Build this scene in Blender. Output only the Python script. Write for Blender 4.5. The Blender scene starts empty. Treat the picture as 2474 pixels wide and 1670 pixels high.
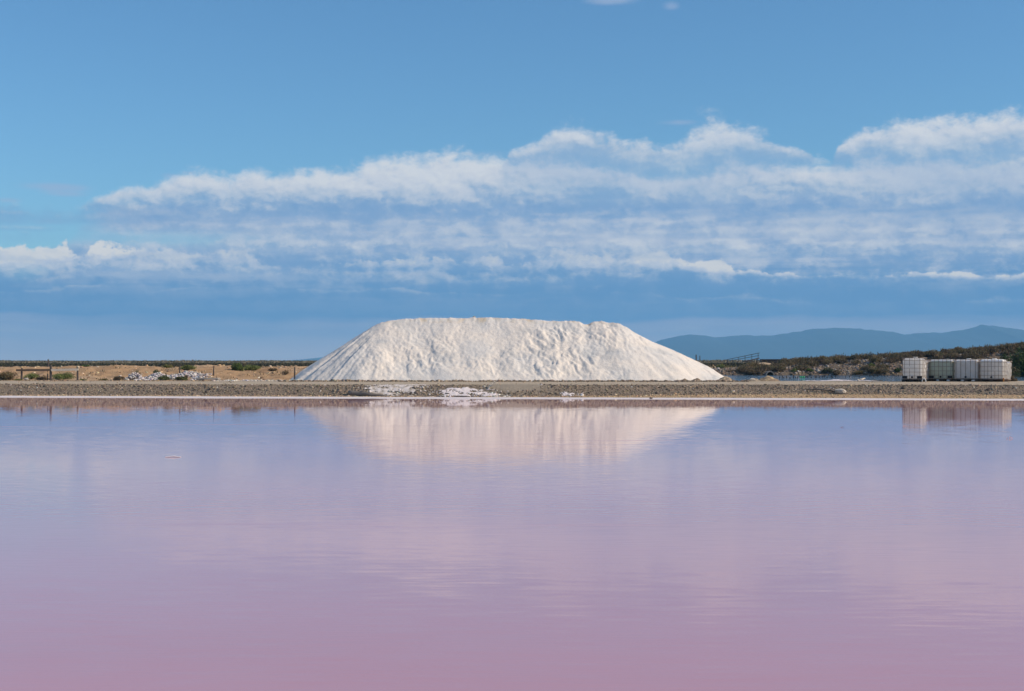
import bpy, math, random
import numpy as np
from mathutils import Vector, Matrix

random.seed(7)
rng = np.random.default_rng(7)
scene = bpy.context.scene
COL = scene.collection
R = math.radians

# ----------------------------------------------------------------------------------------------
# camera, exposure, sun, sky
# ----------------------------------------------------------------------------------------------
F, CX, HZ, CAM_H = 3436.0, 1237.0, 871.0, 1.6          # photo focal length / centre / horizon in photo pixels, eye height
cam_d = bpy.data.cameras.new('camera')
cam = bpy.data.objects.new('camera', cam_d)
COL.objects.link(cam)
cam.location = (0, 0, CAM_H)
cam.rotation_euler = (R(90), 0, 0)
cam_d.sensor_width = 36.0
cam_d.lens = 36.0 * F / 2474.0
cam_d.shift_y = (HZ - 835.0) / 2474.0
cam_d.clip_start = 0.1
cam_d.clip_end = 60000
scene.camera = cam

scene.view_settings.view_transform = 'Standard'
scene.view_settings.look = 'None'
scene.view_settings.exposure = 0.0
scene.view_settings.gamma = 1.0
scene.view_settings.use_curve_mapping = False
scene.render.engine = 'CYCLES'
scene.cycles.use_denoising = True
scene.cycles.max_bounces = 6
scene.cycles.volume_bounces = 1
scene.cycles.transparent_max_bounces = 8

SUN_AZ, SUN_EL = 102.0, 33.0                            # azimuth clockwise from the view direction
sdir = Vector((math.sin(R(SUN_AZ)) * math.cos(R(SUN_EL)), math.cos(R(SUN_AZ)) * math.cos(R(SUN_EL)), math.sin(R(SUN_EL))))
sun_d = bpy.data.lights.new('sun', 'SUN')
sun_d.energy = 4.15
sun_d.angle = R(0.53)
sun_d.color = (1.0, 0.82, 0.62)
sun = bpy.data.objects.new('sun', sun_d)
sun.rotation_euler = sdir.to_track_quat('Z', 'Y').to_euler()
sun.location = sdir * 200
COL.objects.link(sun)


def lin(r, g, b):
    def f(c):
        c /= 255.0
        return c / 12.92 if c <= 0.04045 else ((c + 0.055) / 1.055) ** 2.4
    return (f(r), f(g), f(b), 1.0)


class E:
    """a float socket (or number) with operators that write Math nodes"""
    def __init__(s, nt, v):
        s.nt, s.v = nt, v

    def _m(s, op, *args, clamp=False):
        n = s.nt.nodes.new('ShaderNodeMath')
        n.operation = op
        n.use_clamp = clamp
        for i, a in enumerate(args):
            a = a.v if isinstance(a, E) else a
            if isinstance(a, (int, float)):
                n.inputs[i].default_value = a
            else:
                s.nt.links.new(a, n.inputs[i])
        return E(s.nt, n.outputs[0])

    def __add__(s, o): return s._m('ADD', s, o)
    __radd__ = __add__
    def __sub__(s, o): return s._m('SUBTRACT', s, o)
    def __rsub__(s, o): return s._m('SUBTRACT', o, s)
    def __mul__(s, o): return s._m('MULTIPLY', s, o)
    __rmul__ = __mul__
    def __truediv__(s, o): return s._m('DIVIDE', s, o)
    def __rtruediv__(s, o): return s._m('DIVIDE', o, s)
    def __neg__(s): return s * -1.0
    def clamp(s): return s._m('ADD', s, 0.0, clamp=True)
    def max(s, o): return s._m('MAXIMUM', s, o)
    def min(s, o): return s._m('MINIMUM', s, o)
    def exp(s): return s._m('EXPONENT', s)
    def sqrt(s): return s._m('SQRT', s)
    def sin(s): return s._m('SINE', s)
    def cos(s): return s._m('COSINE', s)
    def abs(s): return s._m('ABSOLUTE', s)

    def step(s, lo, hi, a=0.0, b=1.0):
        n = s.nt.nodes.new('ShaderNodeMapRange')
        n.interpolation_type = 'SMOOTHSTEP'
        s.nt.links.new(s.v, n.inputs['Value'])
        for k, x in (('From Min', lo), ('From Max', hi), ('To Min', a), ('To Max', b)):
            x = x.v if isinstance(x, E) else x
            if isinstance(x, (int, float)):
                n.inputs[k].default_value = x
            else:
                s.nt.links.new(x, n.inputs[k])
        return E(s.nt, n.outputs['Result'])

    def ramp(s, stops, interp='LINEAR'):
        n = s.nt.nodes.new('ShaderNodeValToRGB')
        n.color_ramp.interpolation = interp
        e = n.color_ramp.elements
        while len(e) < len(stops):
            e.new(0.5)
        for i, (p, c) in enumerate(sorted(stops, key=lambda q: q[0])):
            e[i].position = p
            e[i].color = c if len(c) == 4 else (*c, 1)
        s.nt.links.new(s.v, n.inputs[0])
        return n.outputs[0]

    def curve(s, x0, x1, pts):
        """piecewise smooth function of s through pts (x, y); flat outside"""
        ys = [p[1] for p in pts]
        y0, y1 = min(ys), max(ys)
        y1 = y1 if y1 > y0 else y0 + 1
        n = s.nt.nodes.new('ShaderNodeFloatCurve')
        c = n.mapping.curves[0]
        P = [((x - x0) / (x1 - x0), (y - y0) / (y1 - y0)) for x, y in pts]
        while len(c.points) < len(P):
            c.points.new(0.5, 0.5)
        for q, p in zip(c.points, P):
            q.location = p
            q.handle_type = 'AUTO_CLAMPED'
        n.mapping.extend = 'HORIZONTAL'
        n.mapping.update()
        t = (s - x0) / (x1 - x0)
        s.nt.links.new(t.clamp().v, n.inputs['Value'])
        return E(s.nt, n.outputs[0]) * (y1 - y0) + y0


def combine(nt, x, y, z):
    n = nt.nodes.new('ShaderNodeCombineXYZ')
    for i, a in enumerate((x, y, z)):
        a = a.v if isinstance(a, E) else a
        if isinstance(a, (int, float)):
            n.inputs[i].default_value = a
        else:
            nt.links.new(a, n.inputs[i])
    return n.outputs[0]


def noise(nt, vec, scale=1.0, detail=4.0, rough=0.5, dist=0.0, color=False):
    n = nt.nodes.new('ShaderNodeTexNoise')
    n.inputs['Scale'].default_value = scale
    n.inputs['Detail'].default_value = detail
    n.inputs['Roughness'].default_value = rough
    n.inputs['Distortion'].default_value = dist
    if vec is not None:
        nt.links.new(vec, n.inputs['Vector'])
    return n.outputs['Color'] if color else E(nt, n.outputs['Fac'])


def mixc(nt, fac, a, b, mode='MIX'):
    n = nt.nodes.new('ShaderNodeMix')
    n.data_type = 'RGBA'
    n.blend_type = mode
    for k, x in ((0, fac), (6, a), (7, b)):
        x = x.v if isinstance(x, E) else x
        if isinstance(x, (int, float, tuple)):
            n.inputs[k].default_value = x
        else:
            nt.links.new(x, n.inputs[k])
    return n.outputs[2]


def build_sky():
    w = bpy.data.worlds.new('World')
    scene.world = w
    w.use_nodes = True
    w.cycles.sampling_method = 'MANUAL'
    w.cycles.sample_map_resolution = 256
    nt = w.node_tree
    nt.nodes.clear()
    N, L = nt.nodes.new, nt.links.new
    out = N('ShaderNodeOutputWorld')
    sky = N('ShaderNodeTexSky')
    sky.sky_type = 'NISHITA'
    sky.sun_disc = False
    sky.sun_elevation = R(SUN_EL)
    sky.sun_rotation = R(SUN_AZ)
    sky.altitude = 0
    sky.air_density = 1.0
    sky.dust_density = 0.4
    sky.ozone_density = 3.0
    tc = N('ShaderNodeTexCoord')
    sp = N('ShaderNodeSeparateXYZ')
    L(tc.outputs['Generated'], sp.inputs[0])
    dx, dy, dz = (E(nt, sp.outputs[i]) for i in range(3))
    hor = (dx * dx + dy * dy).sqrt().max(0.02)
    sa, ca = dx / hor, dy / hor
    A = dx._m('ARCTAN2', dx, dy) * 34.36               # azimuth and elevation, 100 units to the radian-ish (1 = 1.67 degrees)
    El = (dz / hor) * 34.36
    El = El.max(-4.0).min(40.0)
    k = 34.36

    def vec(sx, se, ox=0.0, oe=0.0, wx=None, we=None):
        x = sa * (k * sx) + ox
        y = ca * (k * sx)
        z = El * se + oe
        if wx is not None:
            x = x + wx
        if we is not None:
            z = z + we
        return combine(nt, x, y, z)

    def g(px, py, sx, sy, amp=1.0):
        """soft patch of cover centred on a bearing and height"""
        a0 = math.atan((px - CX) / F)
        e0 = (HZ - py) / F * math.cos(a0)
        u = (A - a0 * k) / (sx / 100.0)
        v = (El - e0 * k) / (sy / 100.0)
        return ((u * u + v * v) * -1.0).exp() * amp

    warp = noise(nt, vec(0.5, 0.9, 3.1, 7.7), 1.0, 3.0, 0.5) - 0.5
    warp2 = noise(nt, vec(1.3, 2.4, 8.1, 1.7), 1.0, 3.0, 0.55) - 0.5
    streak = noise(nt, vec(0.13, 2.3, 5.5, 2.2, warp * 0.25, warp * 0.55), 1.0, 5.0, 0.55)
    fine = noise(nt, vec(1.9, 3.2, 4, 2, warp2 * 0.8, warp * 0.5), 1.0, 5.0, 0.6)
    puff = noise(nt, vec(0.62, 1.05, 0, 0, warp * 0.7, warp2 * 0.5), 1.0, 7.0, 0.58)

    # --- the far, shaded part of the deck close to the horizon ---
    top = A.curve(-13, 13, [(-13, 2.75), (-11.4, 2.85), (-10.2, 3.7), (-9.0, 4.25), (-7.2, 4.7), (-4.5, 4.85), (-2.4, 5.1),
                            (0, 5.05), (1.2, 4.75), (3.0, 4.75), (5.5, 4.95), (8.0, 4.95), (10.2, 5.0), (13, 5.2)])
    Es = El + warp * 0.35 + (streak - 0.5) * 0.8
    def stop(y, r, gg, b):
        return ((HZ - y) / 620.0, lin(r, gg, b))
    base = (Es / 6.2).clamp().ramp([stop(871, 255, 236, 226), stop(840, 240, 224, 220), stop(805, 205, 203, 214), stop(784, 170, 181, 206),
                                    stop(762, 104, 149, 194), stop(700, 102, 149, 195), stop(665, 112, 155, 199), stop(638, 144, 172, 207),
                                    stop(605, 174, 190, 214), stop(545, 168, 186, 213), stop(508, 140, 169, 209), stop(478, 164, 184, 214), stop(300, 176, 192, 217)])
    soft = (streak * 0.6 + fine * 0.25 + puff * 0.15)
    base = mixc(nt, soft.step(0.47, 0.62) * El.curve(0, 6, [(0, 0.0), (1.4, 0.12), (2.2, 0.55), (4.0, 0.6), (6, 0.6)]), base, lin(200, 207, 220))
    base = mixc(nt, soft.step(0.49, 0.38) * El.curve(0, 6, [(0, 0.0), (1.4, 0.1), (2.2, 0.45), (4.0, 0.5), (6, 0.5)]), base, lin(121, 161, 203))
    far = (top - 0.25 - El + warp2 * 0.5).step(0.0, 0.9)
    gap = g(330, 577, 300, 22) + g(80, 545, 130, 40, 0.9)
    far = (far * El.step(4.6, 2.6, 0.78, 1.0) - gap * (streak * 1.0 + 0.1)).clamp()

    # --- banks of cloud, far to near: flat shaded bases, lumpy lit heads ---
    heads = noise(nt, vec(1.05, 1.55, 2.2, 6.1, warp2 * 0.5, warp * 0.4), 1.0, 6.0, 0.60)
    heads_sun = noise(nt, vec(1.05, 1.55, 2.2 + 0.10, 6.1 + 0.13, warp2 * 0.5, warp * 0.4), 1.0, 5.0, 0.60)
    relief = heads - heads_sun
    grain = noise(nt, vec(4.2, 6.0, 1.0, 3.0, warp2 * 0.9, warp * 0.5), 1.0, 4.0, 0.62) - 0.5
    lump = (heads - 0.5) * 1.0 + grain * 0.35

    def ang(px):
        return math.atan((px - CX) / F) * k
    def prof(pts, f=lambda v: v):
        return A.curve(ang(pts[0][0]), ang(pts[-1][0]), [(ang(p[0]), f(p[1])) for p in pts])
    def elev(pts):
        return A.curve(ang(pts[0][0]), ang(pts[-1][0]), [(ang(x), (HZ - y) / 100.0 * math.cos(math.atan((x - CX) / F))) for x, y in pts])

    wisp = (g(135, 452, 85, 12, 0.9) + g(160, 470, 60, 7, 0.6) + g(20, 484, 40, 8, 0.8) + g(410, 424, 30, 9, 0.7) + g(460, 417, 22, 5, 0.6) + g(1640, 296, 60, 9, 0.7)
            + g(1480, 2, 75, 12, 0.9) + g(1622, 14, 26, 14, 0.7) + g(110, 535, 70, 10, 0.5) + g(300, 520, 60, 14, 0.6) + g(1180, 372, 90, 12, 0.5))
    wa_ = (wisp * (puff + fine * 0.6) * 1.25).step(0.22, 0.95) * 0.6
    sky_tint = mixc(nt, 1.0, sky.outputs[0], (SKY_TINT[0] * SKY_STRENGTH, SKY_TINT[1] * SKY_STRENGTH, SKY_TINT[2] * SKY_STRENGTH, 1.0), 'MULTIPLY')
    # scattered fair-weather clouds added overhead, out of view, to whiten the ambient light
    ov = noise(nt, combine(nt, dx / dz.max(0.05), dy / dz.max(0.05), 2.0), 1.6, 6.0, 0.6)
    oa = ov.step(0.50, 0.66) * El.step(10.5, 15.0)
    col = mixc(nt, oa * 0.9, sky_tint, mixc(nt, ov.step(0.55, 0.75), lin(205, 212, 224), lin(176, 186, 203)))
    col = mixc(nt, wa_.clamp(), col, lin(166, 183, 213))
    col = mixc(nt, far, col, base)

    def bank(col, bpts, tpts, cpts, seed, amp=0.55, alpha=0.9, bias=0.0, su=0.55, soft=0.30, base_soft=0.22, lumpy=1.0, dark=(125, 163, 205), white=(224, 226, 229), wav=0.45):
        b_, t_ = elev(bpts), elev(tpts)
        cv = prof(cpts)
        v = (El - b_ - warp * wav - warp2 * (wav * 0.6) - (streak - 0.5) * (wav * 1.2)) / (t_ - b_).max(0.05)
        n = noise(nt, vec(su, 0.12, seed * 3.7, seed * 1.9), 1.0, 4.0, 0.55)
        crest = cv + 0.12 + (n - 0.5) * (2.4 * amp) + lump * (1.2 * lumpy)
        al = (crest - v).step(-0.02, soft) * (v + lump * 0.30 + (puff - 0.5) * 0.5).step(-base_soft * 1.5, base_soft * 1.2) * alpha
        # a little ragged through the body
        al = al * (cv + (fine - 0.5) * 1.6 + 0.35).step(0.0, 0.5)
        br = (v * 0.95 + relief * (1.5 * lumpy) + lump * 0.25 + (puff - 0.5) * 1.5 + (fine - 0.5) * 0.35 + 0.02 + bias).clamp()
        c = br.ramp([(0.0, lin(*dark)), (0.22, lin(*[d * 0.68 + w * 0.32 for d, w in zip(dark, (188, 201, 217))])), (0.46, lin(188, 201, 217)), (0.72, lin(213, 217, 225)), (1.0, lin(*white))])
        return mixc(nt, al.clamp(), col, c)

    mott = (heads * 0.55 + fine * 0.30 + streak * 0.15)
    mamp = El.curve(0, 6, [(0, 0.0), (1.5, 0.05), (2.1, 0.5), (2.7, 0.9), (3.3, 0.85), (4.0, 0.45), (4.6, 0.4), (5.2, 0.0), (6, 0.0)]) * far
    col = mixc(nt, (mott.step(0.45, 0.60) * mamp).clamp(), col, lin(210, 215, 224))
    col = mixc(nt, (mott.step(0.47, 0.36) * mamp * 0.7).clamp(), col, lin(123, 162, 204))
    X0, X1 = -900, 3400
    flat = lambda y: [(X0, y), (X1, y)]
    col = bank(col, [(X0, 712), (600, 706), (1800, 728), (X1, 724)], [(X0, 690), (600, 690), (1800, 700), (X1, 705)], [(X0, 0.3), (400, 0.45), (1100, 0.35), (1500, 0.1), (1800, 0.75), (1900, 0.3), (X1, 0.3)], 1, 1.0, 0.35, 0.05, 0.5, 0.5, 0.5, 1.3)
    col = bank(col, [(X0, 672), (900, 676), (X1, 668)], [(X0, 644), (900, 640), (X1, 640)], [(X0, 0.6), (0, 0.55), (300, 0.5), (620, 0.55), (1000, 0.85), (1250, 0.5), (1500, 0.3), (2250, 0.45), (X1, 0.4)], 2, 1.1, 0.55, 0.06, 0.6, 0.5, 0.5, 1.5)
    col = bank(col, [(X0, 648), (400, 650), (1300, 645), (1600, 655), (1900, 668), (X1, 660)], [(X0, 590), (0, 594), (330, 592), (900, 610), (1400, 600), (1560, 606), (1700, 612), (1890, 648), (X1, 630)],
               [(X0, 0.8), (0, 1.05), (150, 1.1), (190, 0.7), (250, 1.15), (330, 0.9), (440, 0.55), (560, 0.6), (640, 0.2), (900, 0.35), (1080, 0.5), (1250, 0.2), (1380, 0.8), (1500, 0.75), (1580, 0.95), (1640, 0.6), (1700, 0.8), (1780, 0.4), (1890, 0.8), (1960, 0.1), (2250, 0.35), (X1, 0.4)],
               3, 0.7, 0.98, 0.42, 1.5, 0.26, 0.3, 1.7, wav=0.10, white=(236, 232, 226))
    col = bank(col, [(X0, 628), (500, 626), (1000, 630), (1700, 622), (X1, 615)], [(X0, 580), (500, 588), (900, 578), (1300, 590), (X1, 582)], [(X0, 0.5), (100, 0.25), (420, 0.6), (640, 0.5), (880, 0.7), (1010, 0.85), (1200, 0.7), (1700, 0.65), (2100, 0.7), (X1, 0.6)], 4, 1.2, 0.70, 0.08, 0.8, 0.5, 0.5, 1.6, wav=0.3)
    col = bank(col, [(X0, 606), (500, 600), (900, 604), (X1, 592)], [(X0, 575), (560, 566), (900, 572), (X1, 560)], [(X0, 0.4), (300, 0.1), (560, 0.7), (680, 0.6), (860, 0.75), (1100, 0.5), (1600, 0.7), (2200, 0.8), (X1, 0.7)], 5, 1.3, 0.70, 0.10, 0.7, 0.55, 0.5, 1.6, wav=0.3)
    col = bank(col, [(X0, 578), (1000, 574), (X1, 560)], [(X0, 556), (1000, 550), (X1, 532)], [(X0, 0.3), (200, 0.15), (900, 0.5), (1300, 0.7), (1900, 0.75), (X1, 0.75)], 6, 1.5, 0.55, 0.06, 0.55, 0.8, 0.7, 1.5, wav=0.3)
    col = bank(col, [(X0, 556), (400, 552), (1300, 548), (X1, 535)], [(X0, 538), (400, 532), (1300, 524), (X1, 508)], [(X0, 0.3), (180, 0.5), (500, 0.7), (900, 0.6), (1500, 0.7), (X1, 0.7)], 7, 1.5, 0.50, 0.05, 0.50, 0.8, 0.7, 1.5, wav=0.3)
    col = bank(col, [(X0, 530), (300, 528), (1300, 522), (X1, 510)], [(X0, 512), (300, 506), (1300, 500), (X1, 488)], [(X0, 0.2), (180, 0.6), (300, 0.8), (700, 0.6), (1200, 0.7), (X1, 0.7)], 8, 1.5, 0.55, 0.07, 0.50, 0.8, 0.7, 1.5, wav=0.3)
    col = bank(col, [(X0, 505), (300, 522), (1300, 500), (1700, 505), (X1, 490)], [(X0, 480), (260, 478), (1300, 470), (X1, 455)], [(X0, 0.0), (170, 0.4), (300, 0.7), (900, 0.7), (1500, 0.7), (X1, 0.8)], 9, 1.2, 0.60, -0.18, 0.40, 0.8, 0.6, 1.2, wav=0.3)
    col = bank(col, [(X0, 505), (230, 500), (600, 496), (900, 490), (1300, 480), (1700, 482), (2474, 476), (X1, 470)],
               [(X0, 470), (230, 462), (330, 432), (420, 424), (620, 414), (860, 412), (930, 388), (1150, 386), (1260, 392), (1440, 396), (1520, 412), (1600, 425), (1700, 412), (1850, 396), (2100, 392), (2474, 384), (X1, 390)],
               [(X0, -0.6), (120, -0.4), (215, 0.35), (300, 0.8), (450, 0.95), (900, 1.1), (1200, 1.15), (1500, 1.05), (1650, 0.85), (1800, 1.0), (2474, 1.05), (X1, 0.9)],
               10, 0.30, 0.94, 0.17, 0.8, 0.50, 0.6, wav=0.16)
    col = bank(col, [(X0, 410), (1180, 398), (1400, 412), (1650, 424), (1720, 410), (1960, 384), (X1, 380)], [(X0, 360), (1220, 348), (1300, 330), (1390, 308), (1480, 330), (1560, 345), (1640, 325), (1700, 298), (1760, 300), (1850, 322), (1950, 352), (X1, 360)],
               [(X0, -0.8), (1150, -0.6), (1230, 0.6), (1300, 0.9), (1400, 1.05), (1560, 0.9), (1620, 0.85), (1700, 1.15), (1800, 1.05), (1900, 0.85), (1960, 0.3), (1990, -0.6), (2300, -1.0), (2700, -0.3), (X1, 0.3)],
               11, 0.24, 0.90, -0.02, 1.0, 0.46, 0.9, wav=0.10, dark=(152, 179, 211))
    col = bank(col, [(X0, 400), (2000, 390), (2200, 404), (2474, 414), (X1, 405)], [(X0, 350), (2020, 340), (2100, 312), (2200, 300), (2290, 286), (2380, 296), (2440, 280), (2600, 290), (X1, 320)],
               [(X0, -0.9), (1960, -0.8), (2015, 0.5), (2060, 1.0), (2200, 1.1), (2474, 1.15), (2900, 0.7), (X1, -0.3)],
               12, 0.22, 0.94, 0.0, 1.0, 0.42, 0.9, wav=0.10, dark=(148, 177, 211))
    bg = N('ShaderNodeBackground')
    bg.inputs['Strength'].default_value = 1.0
    L(col, bg.inputs['Color'])
    L(bg.outputs[0], out.inputs['Surface'])


SKY_STRENGTH = 0.108
SKY_TINT = (0.66, 0.98, 1.15)
build_sky()

# ----------------------------------------------------------------------------------------------
# helpers: meshes, noise, materials
# ----------------------------------------------------------------------------------------------
def tag(o, label=None, cat=None, group=None, kind=None):
    for k, v in (('label', label), ('category', cat), ('group', group), ('kind', kind)):
        if v:
            o[k] = v
    return o


def mesh_from(name, V, faces, mat=None, smooth=False, colors=None):
    """V (n,3); faces: (m,k) int array or list of lists"""
    me = bpy.data.meshes.new(name)
    V = np.asarray(V, dtype=np.float32)
    if isinstance(faces, np.ndarray):
        m, kk = faces.shape
        me.vertices.add(len(V))
        me.vertices.foreach_set('co', V.ravel())
        me.loops.add(m * kk)
        me.loops.foreach_set('vertex_index', faces.astype(np.int32).ravel())
        me.polygons.add(m)
        me.polygons.foreach_set('loop_start', np.arange(0, m * kk, kk, dtype=np.int32))
        me.polygons.foreach_set('loop_total', np.full(m, kk, dtype=np.int32))
        me.update(calc_edges=True)
    else:
        me.from_pydata([tuple(v) for v in V], [], faces)
        me.update()
    if smooth:
        me.polygons.foreach_set('use_smooth', np.ones(len(me.polygons), dtype=bool))
    if colors is not None:
        a = me.color_attributes.new('tint', 'FLOAT_COLOR', 'POINT')
        c = np.ones((len(V), 4), dtype=np.float32)
        c[:, :3] = colors
        a.data.foreach_set('color', c.ravel())
    if mat is not None:
        me.materials.append(mat)
    return me


def obj(name, me, parent=None, loc=None):
    o = bpy.data.objects.new(name, me)
    COL.objects.link(o)
    if parent is not None:
        o.parent = parent
    if loc is not None:
        o.location = loc
    return o


def empty(name, loc, rz=0.0):
    o = bpy.data.objects.new(name, None)
    COL.objects.link(o)
    o.location = loc
    o.rotation_euler = (0, 0, rz)
    o.empty_display_size = 0.2
    return o


def copy_tree(o, parent=None):
    c = o.copy()
    COL.objects.link(c)
    c.parent = parent
    for ch in list(o.children):
        copy_tree(ch, c)
    return c


def hash2(ix, iy, seed):
    h = (ix.astype(np.int64) * 374761393 + iy.astype(np.int64) * 668265263 + seed * 974711) & 0xFFFFFFFF
    h = ((h ^ (h >> 13)) * 1274126177) & 0xFFFFFFFF
    h = (h ^ (h >> 16)) & 0xFFFFFFFF
    return h


def perlin(x, y, seed=0):
    x = np.asarray(x, dtype=np.float64)
    y = np.asarray(y, dtype=np.float64)
    ix, iy = np.floor(x), np.floor(y)
    fx, fy = x - ix, y - iy
    u = fx * fx * fx * (fx * (fx * 6 - 15) + 10)
    v = fy * fy * fy * (fy * (fy * 6 - 15) + 10)
    def gr(dx, dy):
        a = hash2(ix + dx, iy + dy, seed) * (2 * np.pi / 4294967296.0)
        return np.cos(a) * (fx - dx) + np.sin(a) * (fy - dy)
    a = gr(0, 0) * (1 - u) + gr(1, 0) * u
    b = gr(0, 1) * (1 - u) + gr(1, 1) * u
    return (a * (1 - v) + b * v) * 1.5


def fbm(x, y, octv=4, seed=0, gain=0.5):
    s, a, tot = 0.0, 1.0, 0.0
    for i in range(octv):
        s = s + a * perlin(x * 2 ** i + 17.3 * i, y * 2 ** i - 9.1 * i, seed + i)
        tot += a
        a *= gain
    return s / tot


def sst(x, a, b):
    t = np.clip((x - a) / (b - a), 0, 1)
    return t * t * (3 - 2 * t)


def mat_new(name):
    m = bpy.data.materials.new(name)
    m.use_nodes = True
    nt = m.node_tree
    b = nt.nodes['Principled BSDF']
    b.inputs['Roughness'].default_value = 0.85
    b.inputs['Specular IOR Level'].default_value = 0.25
    return m, nt, b


def mat_plain(name, c, rough=0.85, var=0.25, scale=6.0, spec=0.25, metal=0.0, bump=0.0, bscale=30.0, tint=False, stretch=None, c2=None):
    """base colour with two scales of mottling; tint=True multiplies the mesh's own piece colours"""
    m, nt, b = mat_new(name)
    tc = nt.nodes.new('ShaderNodeTexCoord')
    v = tc.outputs['Object']
    if stretch:
        mp = nt.nodes.new('ShaderNodeMapping')
        mp.inputs['Scale'].default_value = stretch
        nt.links.new(v, mp.inputs['Vector'])
        v = mp.outputs[0]
    n1 = noise(nt, v, scale, 6.0, 0.6)
    f = (n1 - 0.5) * (2.2 * var) + 1.0
    if tint:
        at = nt.nodes.new('ShaderNodeAttribute')
        at.attribute_name = 'tint'
        base = at.outputs['Color']
    else:
        base = (*c, 1.0)
        if c2:
            base = mixc(nt, n1.step(0.42, 0.62), (*c, 1.0), (*c2, 1.0))
    g = nt.nodes.new('ShaderNodeCombineColor')
    for i in range(3):
        nt.links.new(f.v, g.inputs[i])
    col = mixc(nt, 1.0, base, g.outputs[0], 'MULTIPLY')
    nt.links.new(col, b.inputs['Base Color'])
    b.inputs['Roughness'].default_value = rough
    b.inputs['Specular IOR Level'].default_value = spec
    b.inputs['Metallic'].default_value = metal
    if bump > 0:
        n2 = noise(nt, v, bscale, 5.0, 0.6)
        bp = nt.nodes.new('ShaderNodeBump')
        bp.inputs['Strength'].default_value = bump
        bp.inputs['Distance'].default_value = 0.05
        nt.links.new(n2.v, bp.inputs['Height'])
        nt.links.new(bp.outputs[0], b.inputs['Normal'])
    return m


# ---- little mesh builders (lists of verts / faces) ----
class MB:
    def __init__(s):
        s.v, s.f = [], []

    def box(s, c, d, rot=None, bev=0.0):
        hx, hy, hz = d[0] / 2, d[1] / 2, d[2] / 2
        b = min(bev, hx * 0.9, hy * 0.9, hz * 0.9)
        n = len(s.v)
        M = rot if rot is not None else Matrix.Identity(3)
        if b <= 0:
            for z in (-hz, hz):
                for x, y in ((-hx, -hy), (hx, -hy), (hx, hy), (-hx, hy)):
                    s.v.append(Vector(c) + M @ Vector((x, y, z)))
            q = [(0, 3, 2, 1), (4, 5, 6, 7), (0, 1, 5, 4), (1, 2, 6, 5), (2, 3, 7, 6), (3, 0, 4, 7)]
            s.f += [[n + i for i in r] for r in q]
        else:
            ring = [(-hx + b, -hy), (hx - b, -hy), (hx, -hy + b), (hx, hy - b), (hx - b, hy), (-hx + b, hy), (-hx, hy - b), (-hx, -hy + b)]
            for z, k in ((-hz, 1 - b / max(hx, hy)), (-hz + b, 1), (hz - b, 1), (hz, 1 - b / max(hx, hy))):
                for x, y in ring:
                    s.v.append(Vector(c) + M @ Vector((x * k, y * k, z)))
            for j in range(3):
                for i in range(8):
                    s.f.append([n + j * 8 + i, n + j * 8 + (i + 1) % 8, n + (j + 1) * 8 + (i + 1) % 8, n + (j + 1) * 8 + i])
            s.f.append([n + i for i in range(7, -1, -1)])
            s.f.append([n + 24 + i for i in range(8)])
        return s

    def tube(s, pts, r, seg=8, caps=True):
        n = len(s.v)
        pts = [Vector(p) for p in pts]
        rr = r if isinstance(r, (list, tuple)) else [r] * len(pts)
        for i, p in enumerate(pts):
            d = (pts[min(i + 1, len(pts) - 1)] - pts[max(i - 1, 0)]).normalized()
            a = d.cross(Vector((0, 0, 1)))
            if a.length < 0.05:
                a = d.cross(Vector((0, 1, 0)))
            a.normalize()
            bb = d.cross(a).normalized()
            for j in range(seg):
                t = 2 * math.pi * j / seg
                s.v.append(p + (a * math.cos(t) + bb * math.sin(t)) * rr[i])
        for i in range(len(pts) - 1):
            for j in range(seg):
                s.f.append([n + i * seg + j, n + i * seg + (j + 1) % seg, n + (i + 1) * seg + (j + 1) % seg, n + (i + 1) * seg + j])
        if caps:
            s.f.append([n + j for j in range(seg - 1, -1, -1)])
            s.f.append([n + (len(pts) - 1) * seg + j for j in range(seg)])
        return s

    def build(s, name, mat, parent=None, loc=None, smooth=False):
        me = mesh_from(name, [tuple(v) for v in s.v], s.f, mat, smooth)
        return obj(name, me, parent, loc)


ICO_V = None
def ico():
    global ICO_V
    p = (1 + 5 ** 0.5) / 2
    v = np.array([(-1, p, 0), (1, p, 0), (-1, -p, 0), (1, -p, 0), (0, -1, p), (0, 1, p), (0, -1, -p), (0, 1, -p), (p, 0, -1), (p, 0, 1), (-p, 0, -1), (-p, 0, 1)], dtype=float)
    v /= np.linalg.norm(v[0])
    f = np.array([(0, 11, 5), (0, 5, 1), (0, 1, 7), (0, 7, 10), (0, 10, 11), (1, 5, 9), (5, 11, 4), (11, 10, 2), (10, 7, 6), (7, 1, 8), (3, 9, 4), (3, 4, 2), (3, 2, 6), (3, 6, 8), (3, 8, 9), (4, 9, 5), (2, 4, 11), (6, 2, 10), (8, 6, 7), (9, 8, 1)])
    return v, f
IV, IF = ico()


def rot_mats(n, r=rng):
    q = r.normal(size=(n, 4))
    q /= np.linalg.norm(q, axis=1, keepdims=True)
    w, x, y, z = q.T
    return np.stack([np.stack([1 - 2 * (y * y + z * z), 2 * (x * y - z * w), 2 * (x * z + y * w)], 1),
                     np.stack([2 * (x * y + z * w), 1 - 2 * (x * x + z * z), 2 * (y * z - x * w)], 1),
                     np.stack([2 * (x * z - y * w), 2 * (y * z + x * w), 1 - 2 * (x * x + y * y)], 1)], 1)


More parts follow.
